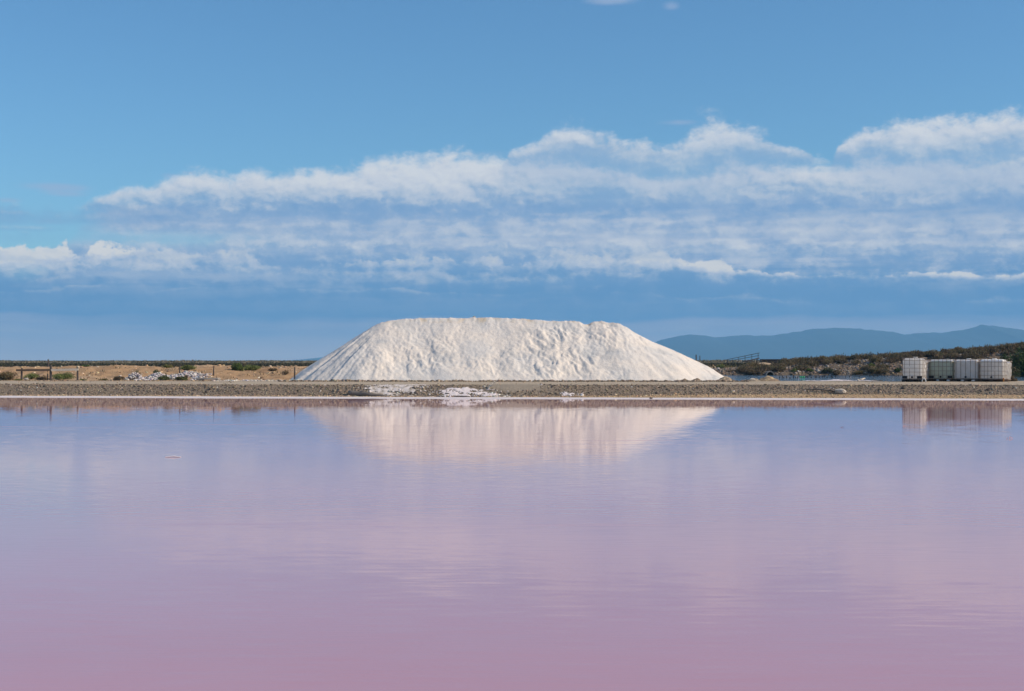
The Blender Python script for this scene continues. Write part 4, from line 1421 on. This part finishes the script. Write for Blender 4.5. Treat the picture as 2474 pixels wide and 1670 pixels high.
# grey log, branch, boulder and planks on the bank
M_drift = mat_plain('driftwood', (0.20, 0.175, 0.15), 0.9, 0.35, 3.0, stretch=(1, 8, 8), bump=0.4)
def log(name, label, cat, p0, p1, r, mat, bow=0.05, seg=9, kids=0):
    a, b = Vector(p0), Vector(p1)
    pts, rr = [], []
    for i in range(9):
        f = i / 8
        p = a.lerp(b, f)
        p.z += bow * math.sin(math.pi * f) + 0.01 * math.sin(f * 17)
        p.y += 0.04 * math.sin(f * 9)
        pts.append(p - a)
        rr.append(r * (1 - 0.5 * f) * (1 + 0.12 * math.sin(f * 23)))
    root = MB().tube(pts, rr, seg)
    for k in range(kids):
        f = 0.25 + 0.5 * k / max(kids - 1, 1)
        q = a.lerp(b, f) - a
        root.tube([q, q + Vector((0.18, -0.1, 0.12)), q + Vector((0.34, -0.12, 0.20 + 0.05 * k))], [r * 0.45, r * 0.3, 0.006], 6)
    o = root.build(name, mat, None, a, True)
    return tag(o, label, cat)
def onbank(px, t, dz=0.0):
    y = 61.0
    for _ in range(4):
        x = wx(px, y)
        y = float(shore_y(np.array([x]))[0]) + t
    return (x, y, gz1(x, y) + dz)
log('log', 'grey weathered log lying along the water edge before the salt drift', 'log', onbank(842, 2.85, 0.08), onbank(935, 2.55, 0.0), 0.12, M_drift, 0.04, 10, 1)
log('log', 'thin dark log half buried under the bright salt drift', 'log', onbank(1055, 2.55, 0.0), onbank(1175, 2.5, 0.0), 0.05, M_oldwood, 0.02)
log('branch', 'long thin dead branch left of the pale boulder on the gravel', 'branch', onbank(2018, 4.9, 0.06), onbank(1948, 5.1, 0.05), 0.045, M_drift, 0.05, 7, 3)
log('branch', 'white jagged branch sticking out of the salt drift', 'branch', onbank(1180, 3.5, 0.02), onbank(1196, 3.7, 0.26), 0.035, M_pale, 0.02, 6, 2)


def rock(name, label, cat, loc, size, col, seed, sub=1):
    import bmesh
    bm = bmesh.new()
    bmesh.ops.create_icosphere(bm, subdivisions=sub + 1, radius=0.5)
    r = np.random.default_rng(seed)
    ph = r.uniform(0, 6, 8)
    pl = [(Vector(r.normal(size=3)).normalized(), r.uniform(0.24, 0.42)) for _ in range(12)]
    for v in bm.verts:
        for nrm, dist in pl:
            k = v.co.dot(nrm)
            if k > dist:
                v.co -= nrm * (k - dist) * 0.85
        v.co += Vector(r.normal(0, 0.028, 3))
        v.co *= 1 + 0.05 * math.sin(v.co.x * 11 + ph[0]) + 0.05 * math.sin(v.co.y * 13 + ph[1]) + 0.04 * math.sin(v.co.z * 17 + ph[2])
        v.co.x *= size[0]
        v.co.y *= size[1]
        v.co.z *= size[2]
    me = bpy.data.meshes.new(name)
    bm.to_mesh(me)
    bm.free()
    me.materials.append(mat_plain(name + '_stone', col, 0.9, 0.3, 6.0, bump=0.4, bscale=20))
    o = obj(name, me, None, loc)
    return tag(o, label, cat)
rock('boulder', 'pale tan flat boulder on the gravel bank left of the containers', 'boulder', onbank(2031, 4.8, 0.09), (0.56, 0.42, 0.30), (0.52, 0.46, 0.38), 3)
rock('stone', 'dark stone with a white top at the water edge', 'stone', onbank(1572, 0.3, 0.03), (0.16, 0.16, 0.12), (0.16, 0.13, 0.12), 5)
rock('stone', 'pale stone on the low dirt mound by the pond', 'stone', (wx(1815, 71.3), 71.1, gz1(wx(1815, 71.3), 71.1) + 0.10), (0.36, 0.25, 0.16), (0.60, 0.53, 0.44), 7)
rock('stone', 'grey block left behind the fence shrubs on the verge', 'stone', (wx(63, 73.6), 73.6, gz1(wx(63, 73.6), 73.6) + 0.06), (0.28, 0.2, 0.18), (0.40, 0.36, 0.31), 9)
rock('stone', 'dark wet boulder on the flat crest of the salt heap', 'stone', (wx(1145, 76.3), 76.3, 3.90), (0.24, 0.2, 0.22), (0.34, 0.33, 0.30), 11)
log('plank', 'short pale plank propped on the pond salt rim', 'plank', (wx(2072, 71.6), 71.6, 0.60), (wx(2092, 71.6), 71.7, 0.70), 0.055, M_pale, 0.0, 6)

# ----------------------------------------------------------------------------------------------
# pond: culvert, stakes, green net
# ----------------------------------------------------------------------------------------------
def build_culvert():
    x, y = wx(1860, 126.0), 126.2
    root = empty('culvert_pipe', (x, y, 0.3))
    tag(root, 'round concrete culvert pipe opening at the pond', 'culvert')
    ro, ri, L, n = 0.37, 0.30, 2.2, 20
    V, Fq = [], []
    for yy in (0.0, L):
        for r in (ro, ri):
            for i in range(n):
                a = 2 * math.pi * i / n
                V.append((r * math.cos(a), yy, r * math.sin(a)))
    def q(a, b, i): return [a * n + i, a * n + (i + 1) % n, b * n + (i + 1) % n, b * n + i]
    for i in range(n):
        Fq += [q(0, 1, i)[::-1], q(0, 2, i), q(1, 3, i)[::-1], q(2, 3, i)]
    me = mesh_from('pipe', V, Fq, M_conc, False)
    obj('pipe', me, root, (0, -0.4, -0.02))
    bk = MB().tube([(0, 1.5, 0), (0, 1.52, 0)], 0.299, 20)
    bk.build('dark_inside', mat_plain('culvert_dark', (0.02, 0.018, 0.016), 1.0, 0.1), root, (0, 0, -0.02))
build_culvert()

M_stake = mat_plain('wet_stake', (0.035, 0.032, 0.03), 0.7, 0.3, 10)
G_S = 'dark stakes standing in the pond'
st_me = []
for h in (0.10, 0.16):
    mb = MB().tube([(0, 0, -0.35), (0.01, 0, h * 0.6), (0.03, 0, h), (0.03, 0, h + 0.02)], [0.04, 0.036, 0.03, 0.015], 6)
    st_me.append(mesh_from('stake', [tuple(v) for v in mb.v], mb.f, M_stake))
stx = []
px = 1884.0
while px < 2180:
    stx.append((px, 914.6 - (px - 1884) * 0.022 + rng.normal(0, 0.6)))
    px += rng.choice([3.6, 4.5, 6, 9]) if px < 2010 else rng.choice([7, 10, 16, 24])
for i, (px, py) in enumerate(stx):
    d = (CAM_H - 0.3) * F / (py - HZ)
    o = obj('stake', st_me[i % 2], None, (wx(px, d), d, 0.3))
    k = rng.uniform(0.7, 1.2)
    o.scale = (1, 1, k)
    o.rotation_euler = (rng.normal(0, 0.12), rng.normal(0, 0.12), rng.uniform(0, 6))
    tag(o, 'dark wooden stake standing in the pond', 'stake', G_S)
d = 1.3 * F / 42.5
M_net = mat_plain('green_netting', (0.06, 0.48, 0.22), 0.6, 0.2, 12)
V, Fq = [], []
for i in range(12):
    for j in range(3):
        V.append((i * 0.036 - 0.2, 0.02 * math.sin(i * 1.7 + j), 0.02 + j * 0.055 + 0.02 * math.sin(i * 1.3)))
for i in range(11):
    for j in range(2):
        Fq.append([i * 3 + j, (i + 1) * 3 + j, (i + 1) * 3 + j + 1, i * 3 + j + 1])
me = mesh_from('green_net', V, Fq, M_net)
o = obj('green_net', me, None, (wx(1937, d), d - 0.15, 0.3))
md = o.modifiers.new('thickness', 'SOLIDIFY')
md.thickness = 0.02
tag(o, 'scrap of bright green netting caught between the pond stakes', 'net')
# dark bank of mud in the pond in front of the containers
mound('mud_bank', 'flat dark mud bank in the pond left of the containers', 'mud bank', 2110, 78.0, 230, 917.0, 1.2, [(0.10, 0.085, 0.07), (0.07, 0.06, 0.05)], 331)

# ----------------------------------------------------------------------------------------------
# far machinery
# ----------------------------------------------------------------------------------------------
M_rust = mat_plain('rusty_steel', (0.10, 0.065, 0.05), 0.8, 0.3, 1.0, metal=0.2)
M_dsteel = mat_plain('dark_steel', (0.07, 0.07, 0.075), 0.6, 0.25, 1.0, metal=0.4)
def build_conveyor():
    d = 300.0
    x0, x1 = wx(1757, d), wx(1834, d)
    zb = gz1(x0, d)
    root = empty('conveyor', (x0, d, zb))
    tag(root, 'thin inclined steel conveyor on the horizon right of the heap', 'conveyor')
    T = lambda px, py: Vector((wx(px, d) - x0, 0, wz(py, d) - zb))
    for dy, nm in ((-0.5, 'top_rail'), (0.5, 'top_rail')):
        MB().tube([T(1757, 869) + Vector((0, dy, 0)), T(1834, 853) + Vector((0, dy, 0))], 0.05, 6).build(nm, M_dsteel, root)
    a, b = T(1795, 874.5), T(1834, 865.5)
    mid = (a + b) / 2
    rot = Matrix.Rotation(-math.atan2(b.z - a.z, b.x - a.x), 3, 'Y')
    MB().box((0, 0, 0), ((b - a).length, 1.1, 0.16), rot, 0.02).build('belt', M_rust, root, mid)
    for px in (1770, 1784, 1800, 1816, 1832):
        t = T(px, 869 - (px - 1757) * 16 / 77)
        bt = T(px, 876 - max(0, (px - 1795)) * 9.5 / 39)
        for dy in (-0.5, 0.5):
            MB().tube([bt + Vector((0, dy, 0)), t + Vector((0, dy, 0))], 0.03, 5).build('upright', M_dsteel, root)
    for px in (1757, 1829):
        top = T(px, 869 if px < 1800 else 867)
        MB().tube([(top.x, 0, -0.2), top], 0.12, 6).build('leg', M_dsteel, root)
    MB().tube([T(1757, 873), T(1834, 859)], 0.05, 5).build('middle_rail', M_dsteel, root)
build_conveyor()


def build_skip(px0, px1, top, bot, label, taper):
    d = 280.0
    x0, x1 = wx(px0, d), wx(px1, d)
    zb = wz(bot, d)
    g = gz1((x0 + x1) / 2, d)
    root = empty('skip', ((x0 + x1) / 2, d, g))
    tag(root, label, 'skip')
    h = wz(top, d) - g
    w = x1 - x0
    V, Fq = [], []
    wl = 0.06
    for z, k in ((0.12, taper), (h, 1.0)):
        for sx, sy in ((-1, -1), (1, -1), (1, 1), (-1, 1)):
            V.append((sx * w / 2 * k, sy * 1.1 * k, z))
    for z, k in ((h, 0.95), (0.3, taper * 0.94)):
        for sx, sy in ((-1, -1), (1, -1), (1, 1), (-1, 1)):
            V.append((sx * w / 2 * k, sy * 1.1 * k, z))
    for a in (0, 4, 8):
        for i in range(4):
            Fq.append([a + i, a + (i + 1) % 4, a + 4 + (i + 1) % 4, a + 4 + i])
    Fq += [[3, 2, 1, 0], [12, 13, 14, 15]]
    obj('body', mesh_from('body', V, Fq, M_rust), root)
    MB().box((0, -1.12, h - 0.06), (w * 1.02, 0.1, 0.14), None, 0.02).build('rim', M_dsteel, root)
    for i in range(5):
        MB().box((w * (-0.4 + 0.2 * i), -1.1 * (taper + 1) / 2 - 0.05, h * 0.5), (0.09, 0.08, h * 0.7)).build('rib', M_rust, root)
build_skip(1838, 1878, 868, 879, 'low dark rusty steel skip beside the conveyor', 0.86)
build_skip(1882, 1922, 868, 880, 'boxy dark steel skip beside the brown ridge', 0.98)

# ----------------------------------------------------------------------------------------------
# liquid containers (caged plastic tanks on pallets)
# ----------------------------------------------------------------------------------------------
def mat_tank(name, c, trans=0.30):
    m, nt, b = mat_new(name)
    tc = nt.nodes.new('ShaderNodeTexCoord')
    n1 = noise(nt, tc.outputs['Object'], 3.0, 5.0, 0.6)
    col = mixc(nt, n1.step(0.35, 0.75), (*c, 1), (*[q * 0.88 for q in c], 1))
    nt.links.new(col, b.inputs['Base Color'])
    b.inputs['Roughness'].default_value = 0.45
    b.inputs['Specular IOR Level'].default_value = 0.4
    tr = nt.nodes.new('ShaderNodeBsdfTranslucent')
    nt.links.new(col, tr.inputs['Color'])
    mx = nt.nodes.new('ShaderNodeMixShader')
    mx.inputs[0].default_value = trans
    nt.links.new(b.outputs[0], mx.inputs[1])
    nt.links.new(tr.outputs[0], mx.inputs[2])
    nt.links.new(mx.outputs[0], nt.nodes['Material Output'].inputs['Surface'])
    return m
M_tankw = mat_tank('tank_plastic', (0.91, 0.885, 0.845), 0.50)
M_tankg = mat_tank('green_tank_plastic', (0.70, 0.76, 0.64), 0.50)
M_bar = mat_plain('cage_steel', (0.30, 0.215, 0.155), 0.6, 0.4, 8.0, metal=0.0, c2=(0.25, 0.24, 0.23))
M_black = mat_plain('black_plastic', (0.018, 0.018, 0.02), 0.6, 0.2, 8)
M_pallet = mat_plain('pallet_wood', (0.075, 0.05, 0.035), 0.9, 0.3, 5)
M_foil = mat_plain('crumpled_white_sheet', (0.82, 0.81, 0.79), 0.5, 0.08, 6)
M_orange = mat_plain('orange_paint', (0.55, 0.22, 0.05), 0.6, 0.2, 6)


def tank_mesh(w, dp, h, seed, bulge=0.02, flapping=0.0):
    """rounded bottle: cross-section superellipse, sloped shoulders, dented faces"""
    r = np.random.default_rng(seed)
    nz_, na = 28, 64
    V = []
    ph = r.uniform(0, 6, 6)
    for j in range(nz_):
        f = j / (nz_ - 1)
        z = h * f
        e = 1.0
        if f < 0.06:
            e = 0.93 + 0.07 * math.sin(f / 0.06 * math.pi / 2)
        if f > 0.89:
            q = (f - 0.89) / 0.11
            e = 1 - 0.26 * q ** 1.3
        for i in range(na):
            a = 2 * math.pi * i / na
            ca, sa_ = math.cos(a), math.sin(a)
            k = (abs(ca) ** 9 + abs(sa_) ** 9) ** (-1 / 9)
            den = bulge * math.sin(math.pi * f) * (0.5 + 0.5 * math.sin(3 * a + ph[0])) + 0.006 * math.sin(14 * f + 5 * a + ph[1]) + 0.005 * math.sin(23 * f - 9 * a + ph[2])
            V.append((ca * k * (w / 2 * e + den), sa_ * k * (dp / 2 * e + den), z + (0.012 * math.sin(7 * a + ph[3]) if f > 0.9 else 0)))
    Fq = []
    for j in range(nz_ - 1):
        for i in range(na):
            Fq.append([j * na + i, j * na + (i + 1) % na, (j + 1) * na + (i + 1) % na, (j + 1) * na + i])
    Fq.append(list(range(na - 1, -1, -1)))
    Fq.append([(nz_ - 1) * na + i for i in range(na)])
    return V, Fq


def make_tote(loc, rz, label, W=1.2, DP=1.0, H=1.13, vx=6, vy=5, hz=4, tank=None, pallet='wood', corner=False, lid='cap', seed=1, top_rail=True, foil=0.0, vbar=0.009):
    root = empty('liquid_container', loc, rz)
    tag(root, label, 'liquid container', 'caged plastic liquid containers beside the road')
    pb = 0.13
    tk = tank or M_tankw
    # pallet
    pr = MB().box((0, 0, pb - 0.018), (W, DP, 0.028)).build('pallet', M_black if pallet == 'plastic' else M_pallet, root)
    pm_ = M_black if pallet == 'plastic' else M_pallet
    blk = mesh_from('foot_block', *(lambda m: ([tuple(v) for v in m.v], m.f))(MB().box((0, 0, 0), (0.16, 0.14, pb - 0.035), None, 0.01)), pm_)
    for sx in (-1, 0, 1):
        for sy in (-1, 0, 1):
            obj('foot_block', blk, pr, (sx * (W / 2 - 0.08), sy * (DP / 2 - 0.07), (pb - 0.035) / 2))
    for sy in (-1, 0, 1):
        MB().box((0, 0, 0), (W, 0.10, 0.016)).build('runner', pm_, pr, (0, sy * (DP / 2 - 0.07), 0.006))
    # bottle
    tw, td, th = W - 0.06, DP - 0.06, H - pb - 0.015
    V, Fq = tank_mesh(tw, td, th, seed)
    t_ = obj('bottle', mesh_from('bottle', V, Fq, tk, True), root, (0, 0, pb))
    ztop = pb + th
    MB().tube([(0, 0, -0.02), (0, 0, 0.05), (0, 0, 0.052)], [0.11, 0.11, 0.09], 16).build('lid', M_black if lid == 'dark' else M_tankw, t_, (0.05, 0, th))
    MB().tube([(0, -0.02, 0), (0, -0.09, 0), (0, -0.10, -0.03)], [0.05, 0.045, 0.03], 10).build('valve', M_black, t_, (0, -td / 2, 0.10))
    if foil > 0:        # crumpled pale sheet on top
        n = 24
        g = np.linspace(-1, 1, n)
        U, W2 = np.meshgrid(g, g)
        hgt = foil * (0.5 + 0.6 * fbm(U * 2.4 + seed, W2 * 2.4, 3, seed)) * (1 - np.maximum(np.abs(U), np.abs(W2)) ** 6)
        idx = np.arange(n * n).reshape(n, n)
        Fq2 = np.stack([idx[:-1, :-1], idx[:-1, 1:], idx[1:, 1:], idx[1:, :-1]], -1).reshape(-1, 4)
        drop = -0.07 * sst(np.maximum(np.abs(U), np.abs(W2)), 0.86, 1.0) * (1 + 0.7 * fbm(U * 3, W2 * 3, 2, seed + 2))
        so = obj('top_sheet', mesh_from('top_sheet', np.stack([U * (tw / 2 - 0.005), W2 * (td / 2 - 0.005), hgt + drop], -1).reshape(-1, 3), Fq2, M_foil, True), root, (0, 0, ztop - 0.03))
        so.modifiers.new('thickness', 'SOLIDIFY').thickness = 0.006
    # cage
    z0, z1 = pb, H
    hb = z1 - z0
    def shared(nm, mb): return mesh_from(nm, [tuple(v) for v in mb.v], mb.f, M_bar)
    vme = shared('upright_bar', MB().tube([(0, 0, 0), (0, 0, hb)], vbar, 6))
    bx, by = W / 2 - 0.012, DP / 2 - 0.012
    for i in range(vx):
        x = -bx + (2 * bx) * (i + 0.5) / vx
        for sy in (-1, 1):
            obj('upright_bar', vme, root, (x, sy * by, z0))
    for i in range(vy):
        y = -by + (2 * by) * (i + 0.5) / vy
        for sx in (-1, 1):
            obj('upright_bar', vme, root, (sx * bx, y, z0))
    rc = 0.07
    ring = []
    for cxs, cys, a0 in ((1, -1, -90), (1, 1, 0), (-1, 1, 90), (-1, -1, 180)):
        for s in range(4):
            a = R(a0 + 30 * s)
            ring.append((cxs * (bx + 0.012 - rc) + rc * math.cos(a), cys * (by + 0.012 - rc) + rc * math.sin(a), 0))
    ring.append(ring[0])
    hme = shared('hoop_bar', MB().tube(ring, 0.0082, 6, False))
    for i in range(hz):
        obj('hoop_bar', hme, root, (0, 0, z0 + hb * (i + 0.85) / (hz + 0.55)))
    if top_rail:
        tme = shared('top_rail', MB().tube(ring, 0.017, 6, False))
        obj('top_rail', tme, root, (0, 0, z1 - 0.012))
    bme = shared('bottom_rail', MB().tube(ring, 0.018, 6, False))
    obj('bottom_rail', bme, root, (0, 0, z0 + 0.02))
    if corner:
        for sx in (-1, 1):
            MB().box((0, 0, 0), (0.24, 0.05, 0.15), None, 0.01).build('corner_guard', M_black, root, (sx * (W / 2 - 0.145), -DP / 2 + 0.018, pb + 0.085))
    return root


def front_left(px, d, W, DP, rz):
    """centre of a tote whose front left bottom corner stands at (px, d)"""
    p = Vector((wx(px, d), d, 0))
    M = Matrix.Rotation(rz, 3, 'Z')
    c = p + M @ Vector((W / 2, DP / 2, 0))
    return (c.x, c.y, 0.545)


rz1 = R(-27)
l1 = front_left(2178.5, 70.0, 1.0, 1.2, rz1)
t1 = make_tote(l1, rz1, 'white caged container on a black pallet, standing apart at the left', 1.0, 1.2, 1.19, 4, 5, 5, M_tankw, 'plastic', True, 'cap', 11)
# curved white hose by its right corner
hp = []
for i in range(9):
    a = math.pi * i / 8
    hp.append((0.06 - 0.09 * math.cos(a), -0.02, 0.02 + 0.15 * math.sin(a)))
o = MB().tube(hp, 0.022, 8).build('hose', M_foil, t1, (0.52, -0.62, 0.0))
rz2 = R(-30)
l2 = front_left(2243, 71.4, 1.2, 1.0, rz2)
M2 = Matrix.Rotation(rz2, 3, 'Z')
step = M2 @ Vector((1.22, 0, 0))
t2 = make_tote(l2, rz2, 'caged container with a pale green tank', 1.2, 1.0, 1.12, 6, 5, 4, M_tankg, 'wood', True, 'dark', 12, True, 0.05)
l3 = (l2[0] + step.x, l2[1] + step.y, 0.545)
t3 = make_tote(l3, rz2, 'white container with upright bars only and no hoops', 1.2, 1.0, 1.12, 5, 5, 0, M_tankw, 'wood', False, 'cap', 13, True, 0.03, 0.013)
l4 = (l3[0] + step.x * 1.01, l3[1] + step.y * 1.01, 0.545)
t4 = make_tote(l4, rz2, 'white caged container closing the row on the right, rusty orange corner', 1.2, 1.0, 1.12, 7, 4, 4, M_tankw, 'wood', False, 'cap', 14, False, 0.05)
MB().box((0, 0, 0), (0.05, 0.03, 0.2), None, 0.006).build('corner_post', M_orange, t4, (0.58, -0.50, 0.10))
bk = M2 @ Vector((-0.02, 1.22, 0))
make_tote((l4[0] + bk.x, l4[1] + bk.y, 0.50), rz2, 'white container hidden behind the last one of the row', 1.2, 1.0, 1.06, 6, 4, 0, M_tankw, 'wood', False, 'cap', 15, True, 0.06)
bk1 = Matrix.Rotation(rz1, 3, 'Z') @ Vector((-0.10, 1.75, 0))
make_tote((l1[0] + bk1.x, l1[1] + bk1.y, 0.50), rz1, 'white container behind the black pallet one, its lit side showing', 1.0, 1.2, 1.12, 4, 5, 4, M_tankw, 'wood', False, 'cap', 16, True, 0.08)

# ----------------------------------------------------------------------------------------------
# bits on the pink water
# ----------------------------------------------------------------------------------------------
d = CAM_H * F / (1105 - HZ)
L_ = 38 / F * d
o = MB().tube([(-L_ / 2, 0, 0.0), (0, 0.01, 0.012), (L_ / 2, 0, 0.0)], [0.006, 0.010, 0.006], 8).build('floating_stick', M_foil, None, (wx(418, d), d, 0.004))
tag(o, 'thin white stick floating on the pink water', 'stick')
for px, py, s, c, lab in ((2440, 1060, 0.045, (0.75, 0.52, 0.50), 'pair of pale pink feather tufts floating near the right edge'),
                          (2186, 1030, 0.035, (0.72, 0.52, 0.48), 'pale pink feather tuft floating on the containers reflection'),
                          (2035, 1033, 0.03, (0.20, 0.10, 0.09), 'small dark tuft floating left of the containers reflection')):
    d = CAM_H * F / (py - HZ)
    n = 26
    r = np.random.default_rng(int(px))
    P = r.normal(0, 1, (n, 3)) * np.array([s * 0.8, s * 0.8, s * 0.22]) + np.array([0, 0, s * 0.35])
    P[:, 2] = np.abs(P[:, 2])
    me = leaves_mesh('feather', P, r.uniform(0.5, 1.0, n) * s * 0.7, np.tile(np.array(c), (n, 1)), M_leaf, 0.0, 0.5)
    o = obj('feather', me, None, (wx(px, d), d, 0.002))
    tag(o, lab, 'feather')
